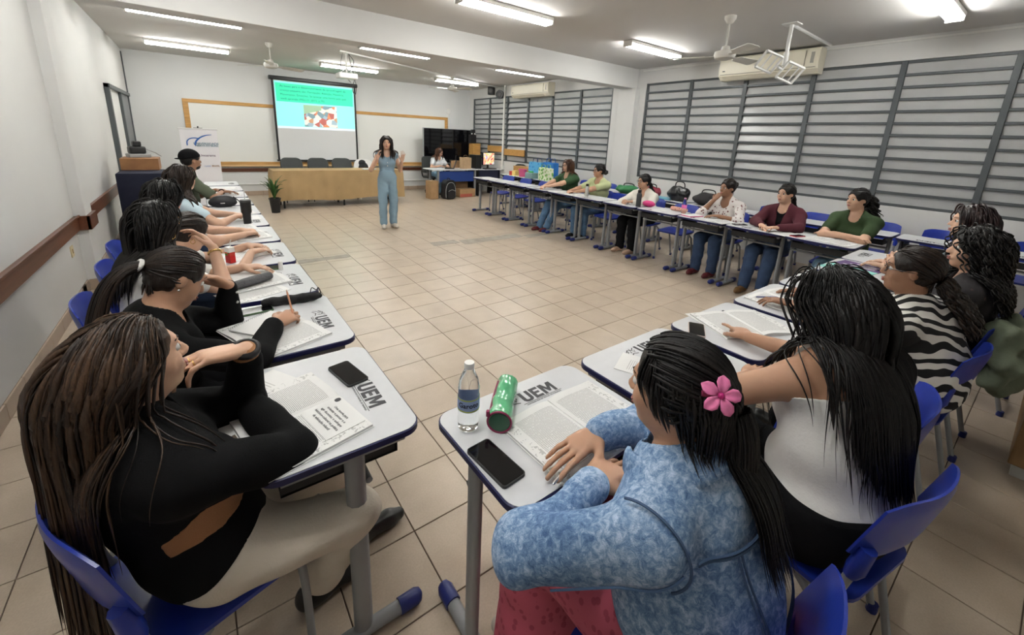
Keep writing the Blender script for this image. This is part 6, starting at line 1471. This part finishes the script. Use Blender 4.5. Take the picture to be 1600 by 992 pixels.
def pen(p, d, label, col, ln=.14, r=.004, z=None):
    d = nrm(d); p = np.array(p, float); b = MB(); b.tube([p-d*ln/2, p-d*ln/2+d*.006, p+d*(ln/2-.015), p+d*ln/2], [r*.6, r, r, r*.25], 8); o = b.build('pen', col, smooth=50); return tag(o, label, 'pen')
# --- left row
open_book(.150, 1.270, -77.5, 'thick open coursebook on the desk of the woman in cream trousers', w=.207, h=.288, title=True)
phone(.354, 1.427, -169+180, 'black phone in black case on the desk before cream trousers woman', .078, .165)
sheet(.06, 1.44, -60, 'spiral sheet sticking out under the thick open coursebook', z=TOPZ-.0005)
open_book(.185, 1.925, -70, 'open coursebook under the hand of the woman writing', w=.2, h=.285)
t = thing('notebook', 'spiral notebook lying on the coursebook of the woman writing', 'notebook', (.16, 2.01, TOPZ+.0165), math.radians(-52))
MB().box((-.08, -.11, 0), (.08, .11, .006), .001).build('pages', m_paper, t)
for k in range(22): MB().tube([(-.08+.007*math.cos(a), -.105+k*.01, .004+.007*math.sin(a)) for a in np.linspace(0, 2*PI, 8)], .0008, 4, caps=False).build('spiral_ring', m_frame, t)
J1 = PEOPLE[1]; W_ = J1['A']['R'][2]; pen(W_+np.array([.075, .055, .055]), (-.12, .25, 1), 'clear pen with orange grip held by the woman writing', mat('orange clear plastic', (.7, .35, .22), .3))
t = thing('pencil_pouch', 'long black fabric pencil pouch on the desk with the spiral notebook', 'pencil case', (.30, 2.235, TOPZ), math.radians(-8))
V, F = polygonise([cone((-.105, 0, .026), (.10, 0, .026), .022, .026, .02), cone((.10, .0, .026), (.135, .0, .024), .02, .014, .01)], .006, 0, [((0, 0, .001), (0, 0, -1))], (6, .004, 60.)); mesh_np('pouch', V, F, mat('black pouch cloth', (.008, .008, .009), .7, bump=.3, bscale=80), t)
MB().tube(smooth_path([(.09, 0, .045), (.10, .01, .07), (.12, 0, .06), (.13, -.01, .075), (.14, 0, .04), (.12, .01, .045)], 5), .0025, 5).build('drawstring', m_black, t, smooth=60)
phone(.135, 2.215, 95, 'phone in green case with pale border beside the black pouch', .075, .16, mat('sage green case', (.10, .17, .09), .5))
open_book(.175, 2.74, -75, 'open coursebook under the grey patterned case', w=.2, h=.285); sheet(.16, 2.50, -70, 'loose printed page beside the grey patterned case', m=pg_a)
t = thing('glasses_case', 'long grey patterned pencil case on the keys desk', 'case', (.165, 2.60, TOPZ+.017), math.radians(-62)); 
V, F = polygonise([cone((0, -.10, .018), (0, .10, .018), .022, .022, .02), ell((0, 0, .018), (.035, .11, .018), None, .02)], .006, 0, [((0, 0, .002), (0, 0, -1))]); mesh_np('case_body', V, F, pattern_mat('grey speckle', (.10, .10, .105), (.04, .04, .042), 160, .3), t)
MB().box((-.004, -.11, .033), (.004, .11, .037)).build('zip', m_black, t)
t = thing('key_bunch', 'bunch of keys on a ring beside the green card', 'keys', (.315, 2.775, TOPZ+.001))
MB().tube([(.02*math.cos(a), .02*math.sin(a), .003) for a in np.linspace(0, 2*PI, 17)], .0016, 5, caps=False).build('key_ring', silver, t)
for a in (3.4, 3.9, 4.5):
    b = MB(); e = np.array([math.cos(a), math.sin(a), 0]); q = np.array([-e[1], e[0], 0]); b.tube([e*.02+[0, 0, .003], e*.032+[0, 0, .003]], .008, 6, flat=.3, up=(0, 0, 1)); b.tube([e*.03+[0, 0, .003], e*.065+[0, 0, .003]], .003, 5, flat=.5, up=(0, 0, 1)); b.build('key', mat('dull brass', (.3, .25, .15), .4, metal=.9), t)
phone(.28, 2.905, 85, 'phone in olive green case beside the keys', .075, .16, mat('olive green case', (.09, .15, .07), .5))
b = MB(); b.lathe([(.0, 0), (.013, 0), (.013, .05), (.008, .055), (0, .055)], n=12); o = b.build('lip_balm', m_white, smooth=40); o.location = (.345, 2.86, TOPZ+.0005); tag(o, 'small white tube standing by the green phone', 'tube')
t = thing('juice_carton', 'small red and white juice carton with a straw', 'carton', (.10, 3.165, TOPZ+.0005), math.radians(-60))
MB().box((-.024, -.018, 0), (.024, .018, .05), .001).build('carton_bottom', mat('juice red', (.52, .02, .02), .4), t); MB().box((-.024, -.018, .05), (.024, .018, .072), .001).build('carton_leaf_band', pattern_mat('juice leaf print', (.55, .06, .04), (.06, .20, .03), 30, .4), t)
MB().box((-.024, -.018, .072), (.024, .018, .105), .001).build('carton_top', m_white, t); MB().tube([(.01, 0, .10), (.012, 0, .135), (.02, .004, .155)], .0024, 6).build('straw', m_white, t)
sheet(.21, 3.32, -65, 'white flyer lying beside the juice carton'); open_book(.27, 3.93, -80, 'open book with grey illustrations beyond the juice carton', w=.17, h=.24)
sheet(.2, 4.30, -80, 'white sheet before the woman resting her fist', m=pg_a)
t = thing('tumbler', 'tall black tumbler with lid and straw on the left row desk', 'tumbler', (.305, 4.45, TOPZ+.0005))
MB().lathe([(.0, 0), (.031, 0), (.034, .09), (.043, .11), (.044, .20), (0, .20)], n=22).build('cup', m_black, t, smooth=40); MB().lathe([(0, .2), (.046, .2), (.046, .215), (.04, .222), (0, .222)], n=22).build('lid', mat('dark grey lid', (.06, .06, .06), .3), t, smooth=40); MB().tube([(.0, .01, .2), (.0, .012, .30)], .004, 6).build('straw', mat('clear straw', (.6, .6, .6), .3), t)
J5 = PEOPLE[5]; W_ = J5['A']['R'][2]; pen(W_+np.array([.07, .05, .05]), (.05, .1, 1), 'pink pen held upright by the woman in pale blue', mat('pink pen plastic', (.8, .08, .3), .4), .16)
sheet(.28, 4.72, -85, 'white sheet by the black tumbler', m=pg_w); sheet(.27, 5.05, -85, 'open papers behind the tumbler', m=pg_a)
t = thing('shoulder_bag', 'small black shoulder bag standing on a left row desk', 'bag', (.17, 5.50, TOPZ), math.radians(-5))
V, F = polygonise([ell((0, 0, .06), (.125, .05, .07), None, .02), ell((0, -.01, .05), (.13, .045, .05), None, .02)], .007, 0, [((0, 0, .001), (0, 0, -1))]); mesh_np('bag_body', V, F, mat('black bag leather', (.012, .012, .014), .45, bump=.1, bscale=100), t)
MB().box((-.02, -.058, .045), (.02, -.052, .055)).build('badge', silver, t); MB().tube(smooth_path([(.10, 0, .11), (.15, -.02, .06), (.17, -.03, .01), (.20, -.02, .006)], 5), .006, 6).build('strap', m_black, t)
t = thing('blue_scissors', 'blue-handled scissors beside the black shoulder bag', 'scissors', (.03, 5.25, TOPZ+.001), .4)
for s_ in (-1, 1): MB().tube([(s_*.02+.018*math.cos(a), .05+.028*math.sin(a), .008) for a in np.linspace(0, 2*PI, 13)], .005, 6, caps=False).build('handle', m_blue, t)
MB().box((-.006, -.08, .004), (.006, .03, .008)).build('blade', silver, t)
for y_, l in ((5.75, 'sheet of paper beyond the black shoulder bag'), (6.45, 'sheet of paper before the man in the cap'), (6.62, 'printed page by the elbow of the man in the cap'), (7.15, 'paper on the desk nearest the draped lectern')): sheet(.26, y_, -88+random.uniform(-12, 12), l, m=random.choice([pg_a, pg_w]))
# --- row opposite the whiteboard
bottle(.575, .94, 'clear water bottle with blue label standing on the denim woman desk', mat('label blue', (.32, .42, .66), .4), h=.222, r=.033, text='Garoto', rz=-31)
t = thing('pencil_case', 'shiny green pencil case with magenta trim beside the water bottle', 'pencil case', (.712, .945, TOPZ+.0005), math.radians(-43))
m_gc = mat('glossy green vinyl', (.10, .42, .20), .15, var=.15, vscale=25, bump=.25, bscale=30, coat=.6); m_mag = mat('magenta trim', (.25, .02, .08), .5)
V, F = polygonise([cone((0, -.105, .036), (0, .105, .034), .036, .034, .02)], .005, 0, [((0, 0, .0), (0, 0, -1)), ((0, -.105, 0), (0, -1, 0)), ((0, .112, 0), (0, 1, 0))], (9, .003, 60.)); mesh_np('case_body', V, F, m_gc, t, 60)
MB().tube([(.036*math.cos(a), -.106, .036+.035*math.sin(a)) for a in np.linspace(0, 2*PI, 25)], .0035, 6, caps=False).build('end_trim', m_mag, t); MB().tube(smooth_path([(-.034, -.10, .045), (-.036, 0, .044), (-.034, .10, .042)], 5), .003, 6).build('zip', m_mag, t)
o = MB().lathe([(.0, 0), (.031, 0), (.031, .002), (0, .002)], n=20).build('end_panel', mat('dark green vinyl', (.035, .11, .06), .3), t); o.rotation_euler = (PI/2, 0, 0); o.location = (0, -.1055, .036)
MB().box((-.04, -.115, .055), (-.03, -.103, .075), .002).build('zip_pull', m_mag, t)
open_book(.866, .752, 2, 'open coursebook under the hand of the denim jacket woman', w=.205, h=.29, th=.010)
phone(.561, .772, 4.5, 'large black phone beside the open coursebook of the denim woman', .078, .168)
pen((.69, .628, .785), (1, .25, .1), 'silver pen between the fingers of the denim woman', silver, .13)
phone(1.853, .93, -58, 'phone with pale rim lying before the pointed-at book', .074, .15, mat('rose case', (.55, .45, .42), .4)); phone(1.66, .76, -62, 'phone in tan case partly behind the denim woman', .076, .16, mat('tan case', (.40, .34, .22), .5))
sheet(1.34, .86, 25, 'small white paper peeking out behind the denim woman', .15, .2); open_book(2.13, .845, -24, 'open book the white-topped woman points at', w=.2, h=.28)
sheet(2.02, .98, -20, 'white paper tucked above the pointed-at book', .12, .16); open_book(2.72, .86, -6, 'open book in front of the zebra blouse woman', w=.2, h=.28); pen((2.62, .93, TOPZ+.02), (.8, -.5, 0), 'dark blue pen on the zebra woman book', m_cap)
t = thing('folder', 'mint and purple printed folder lying on the desk beyond curly-haired woman', 'folder', (4.02, .87, TOPZ+.001), math.radians(-8))
MB().box((-.21, -.15, 0), (-.0, .15, .004)).build('mint_cover', mat('mint card', (.28, .66, .60), .6, var=.1, vscale=20), t); MB().box((.0, -.15, 0), (.21, .15, .004)).build('purple_cover', mat('purple card', (.10, .05, .17), .6), t)
for k in range(3): MB().box((.05+.045*k, -.11, .004), (.065+.045*k, .10-.03*k, .0048)).build('print_line', m_paper, t)
sheet(3.4, .86, 5, 'white papers on the curly-haired woman desk', m=pg_a); sheet(4.22, .72, 12, 'sheet beside the mint and purple folder', m=pg_w)
# --- front row by the windows
m_redc = mat('red phone case', (.45, .03, .05), .4)
phone(4.97, 1.60, 75, 'phone in red case before the moss green T-shirt woman', .075, .155, m_redc); open_book(5.00, 1.32, 85, 'open book before the moss green T-shirt woman', w=.19, h=.27)
phone(5.02, 2.22, 60, 'black phone before the maroon cardigan woman'); sheet(5.00, 1.93, 88, 'papers under the hands of the maroon cardigan woman', m=pg_a); sheet(4.98, 1.74, 80, 'white sheet between maroon cardigan and green T-shirt women', m=pg_w)
open_book(4.99, 2.50, 80, 'open notebook before the floral shirt woman', w=.19, h=.26); bottle(5.08, 2.98, 'clear bottle with pink label by the floral shirt woman', mat('label pink', (.70, .15, .42), .4), h=.21, cap=mat('pink cap', (.65, .3, .45), .4))
t = thing('pink_book', 'small pink-edged notebook beside the pink label bottle', 'notebook', (5.02, 2.82, TOPZ+.001), 1.3); MB().box((-.08, -.11, 0), (.08, .11, .012), .002).build('cover', mat('pink cover', (.65, .12, .28), .5), t); MB().box((-.077, -.107, .012), (.077, .107, .016)).build('sheet', m_paper, t)
V, F = polygonise([cone((5.20, 3.02, .785), (5.20, 3.22, .785), .026, .03, .02)], .007, 0, [((0, 0, TOPZ+.001), (0, 0, -1))]); o = mesh_np('pencil_case', V, F, pattern_mat('peach print', (.62, .33, .26), (.30, .10, .06), 30, .25)); tag(o, 'peach patterned pencil case on the empty desk by the floral woman', 'pencil case')
sheet(4.98, 3.28, 92, 'single sheet on the empty desk between floral and white cardigan women', .15, .21)
t = thing('tumbler', 'dark grey bottle before the off-white cardigan woman', 'bottle', (4.985, 3.63, TOPZ+.0005)); MB().lathe([(0, 0), (.035, 0), (.036, .17), (.03, .19), (.022, .20), (0, .20)], n=18).build('flask', mat('charcoal flask', (.035, .037, .04), .4), t, smooth=40); MB().lathe([(0, .2), (.026, .2), (.026, .235), (0, .24)], n=16).build('lid', m_black, t, smooth=40); MB().tube([(.0, -.02, .235), (0, 0, .262), (0, .02, .235)], .005, 6).build('loop', m_black, t)
V, F = polygonise([ell((5.13, 3.56, .80), (.055, .10, .045), None, .02)], .007, 0, [((0, 0, TOPZ+.001), (0, 0, -1))]); o = mesh_np('pencil_case', V, F, mat('hot pink cloth', (.62, .04, .20), .6, bump=.2, bscale=60)); tag(o, 'hot pink round pencil case beside the dark grey bottle', 'pencil case')
open_book(4.98, 3.92, 88, 'open black-covered planner before the off-white cardigan woman', w=.13, h=.19)
t = thing('water_bottle', 'steel bottle with black cap before the pale green top woman', 'bottle', (5.03, 4.68, TOPZ+.0005)); MB().lathe([(0, 0), (.03, 0), (.03, .15), (.02, .17), (0, .17)], n=18).build('flask', mat('brushed steel', (.5, .5, .48), .3, metal=.9), t, smooth=40); MB().lathe([(0, .17), (.022, .17), (.022, .205), (0, .21)], n=14).build('cap', m_black, t, smooth=40)
open_book(4.98, 4.98, 88, 'open book before the pale green top woman', w=.19, h=.27); sheet(5.0, 5.35, 86, 'sheet between the pale green top and green V-neck women', m=pg_w)
# --- second row: bags and boxes
def tote(x, y, rz, w, h, d, m, label, hm):
    t = thing('tote_bag', label, 'bag', (x, y, TOPZ+.001), math.radians(rz), 'shopping bags on the second row of desks')
    MB().prism([(-w/2, 0), (w/2, 0), (w/2*1.04, h*.6), (w/2*.96, h), (.1*w, h*.97), (-.2*w, h), (-w/2*.98, h*.98), (-w/2*1.03, h*.5)], -d/2, d/2, axis='y').build('bag_body', m, t)
    for s_ in (-1, 1): MB().tube(smooth_path([(-w*.2, s_*d*.45, h*.95), (-w*.15, s_*d*.4, h*1.22), (w*.15, s_*d*.4, h*1.22), (w*.2, s_*d*.45, h*.95)], 5), .008, 6, flat=.4).build('handle', hm, t, smooth=60)
m_tb = pattern_mat('sky blue print', (.10, .38, .66), (.04, .22, .55), 14, .3); m_tg = pattern_mat('lime flower print', (.42, .62, .18), (.10, .34, .08), 16, .35, c3=(.75, .78, .6)); hb_ = mat('royal blue strap', (.015, .10, .40), .6)
tote(6.34, 7.52, 95, .40, .36, .16, m_tb, 'pale blue shopping bag beside the lime bag', mat('navy strap', (.01, .03, .14), .6)); tote(6.40, 7.12, 88, .36, .38, .16, mat('royal blue bag', (.02, .17, .52), .6), 'royal blue shopping bag behind the lime bag', hb_); tote(6.16, 7.0, 80, .38, .27, .16, m_tg, 'lime green flowered shopping bag', mat('lime strap', (.3, .5, .1), .6))
t = thing('storage_box', 'small wooden box behind the pink tub', 'box', (6.42, 8.10, TOPZ+.0005), .05); MB().box((-.12, -.28, 0), (.12, .28, .20), .006).build('box_body', m_yellow_wood, t); MB().box((-.125, -.285, .2), (.125, .285, .215), .003).build('lid', m_yellow_wood, t)
t = thing('plastic_tub', 'pink plastic tub on the second row desk', 'tub', (6.12, 7.78, TOPZ+.0005)); MB().lathe([(0, 0), (.08, 0), (.10, .17), (.106, .17), (.106, .18), (.094, .18), (.076, .01), (0, .01)], n=20).build('tub_body', mat('pink plastic', (.65, .12, .26), .35), t, smooth=40); MB().tube([(.104*math.cos(a), .104*math.sin(a), .176) for a in np.linspace(0, 2*PI, 21)], .005, 6, caps=False).build('rim', mat('pink plastic', 0), t)
t = thing('craft_box', 'yellow, white and red craft box beside the pink tub', 'box', (6.14, 8.12, TOPZ+.0005), .1); MB().box((-.07, -.10, 0), (.07, .02, .12), .004).build('yellow_part', mat('craft yellow', (.8, .6, .2), .5), t); MB().box((-.07, .02, 0), (.07, .12, .10), .004).build('red_part', mat('craft red', (.5, .05, .04), .5), t)
t = thing('green_box', 'clear tub with green lid before the lime shopping bag', 'tub', (6.10, 7.42, TOPZ+.0005)); MB().box((-.09, -.13, 0), (.09, .13, .13), .008).build('tub_body', mat('smoky tub plastic', (.22, .34, .33), .3), t); MB().box((-.06, -.07, .03), (.0, .05, .17), .01).build('green_item', mat('bright green plastic', (.06, .42, .12), .4), t)
for y_, l in ((8.35, 'green printed sheet on the far second row desk'), (8.0, 'coloured worksheet near the pink tub'), (7.6, 'pale blue worksheet under the shopping bags')): sheet(6.1, y_, 85, l, m=pattern_mat('worksheet '+l[:5], (.62, .68, .6), (.25, .55, .2), 12, .3))
bc = thing('office_chair', 'round-backed black chair behind the far second row desks', 'chair', (6.62, 8.75, 0), PI/2+.2)
MB().prism(round_rect(-.22, .55, .22, .98, .17, 7), -.25, -.20, axis='y').build('backrest', m_greyfab, bc, smooth=50); MB().box((-.23, -.22, .42), (.23, .22, .48), .03).build('seat', m_greyfab, bc)
for sx in (-1, 1):
    for sy in (-1, 1): MB().tube([(sx*.2, sy*.2, 0), (sx*.18, sy*.17, .42)], .014, 6).build('leg', m_black, bc)
MB().box((-.03, -.24, .40), (.03, -.21, .60)).build('back_post', m_black, bc)
def blob_bag(x, y, label, rz, r, m, z=TOPZ, seed=3):
    t = thing('handbag', label, 'bag', (x, y, z), math.radians(rz)); V, F = polygonise([ell((0, 0, r[2]*.9), r, None, .03), ell((.3*r[0], 0, r[2]*.8), (r[0]*.7, r[1]*1.05, r[2]*.7), None, .03)], .009, 0, [((0, 0, .001), (0, 0, -1))], (seed, .012, 30.)); mesh_np('bag_body', V, F, m, t)
    MB().tube(smooth_path([(-r[0]*.5, 0, r[2]*1.6), (-r[0]*.35, 0, r[2]*2.3), (r[0]*.35, 0, r[2]*2.3), (r[0]*.5, 0, r[2]*1.6)], 5), .009, 6).build('handle', m_black, t, smooth=60); return t
m_blk = mat('shiny black leatherette', (.010, .010, .011), .3, bump=.2, bscale=60)
t = blob_bag(6.20, 3.76, 'shiny black handbag with white patches on the second row desk', 80, (.20, .10, .13), m_blk)
for k in range(3): MB().box((-.10+.07*k, -.108, .14-.02*k), (-.06+.07*k, -.10, .20-.02*k), .004).build('white_patch', m_white, t)
blob_bag(6.20, 3.27, 'slouching black bag beside the patched handbag', 95, (.22, .12, .10), mat('dull black cloth', (.014, .012, .013), .7, bump=.2, bscale=60), seed=7)
blob_bag(6.15, 4.72, 'green fabric bag on the second row desk', 85, (.26, .13, .075), mat('bright green cloth', (.02, .16, .05), .6, bump=.2, bscale=40), seed=5); blob_bag(6.32, 4.36, 'dark red fabric bag behind the green one', 95, (.18, .10, .085), mat('wine cloth', (.22, .02, .04), .6, bump=.2, bscale=40), seed=6)
o = MB().box((-.12, -.17, 0), (.12, .17, .02), .004).build('plastic_folder', mat('aqua folder', (.16, .45, .60), .35), loc=(6.2, 4.04, TOPZ+.0005)); o.rotation_euler = (0, 0, .15); tag(o, 'aqua plastic folder next to the shiny black handbag', 'folder')
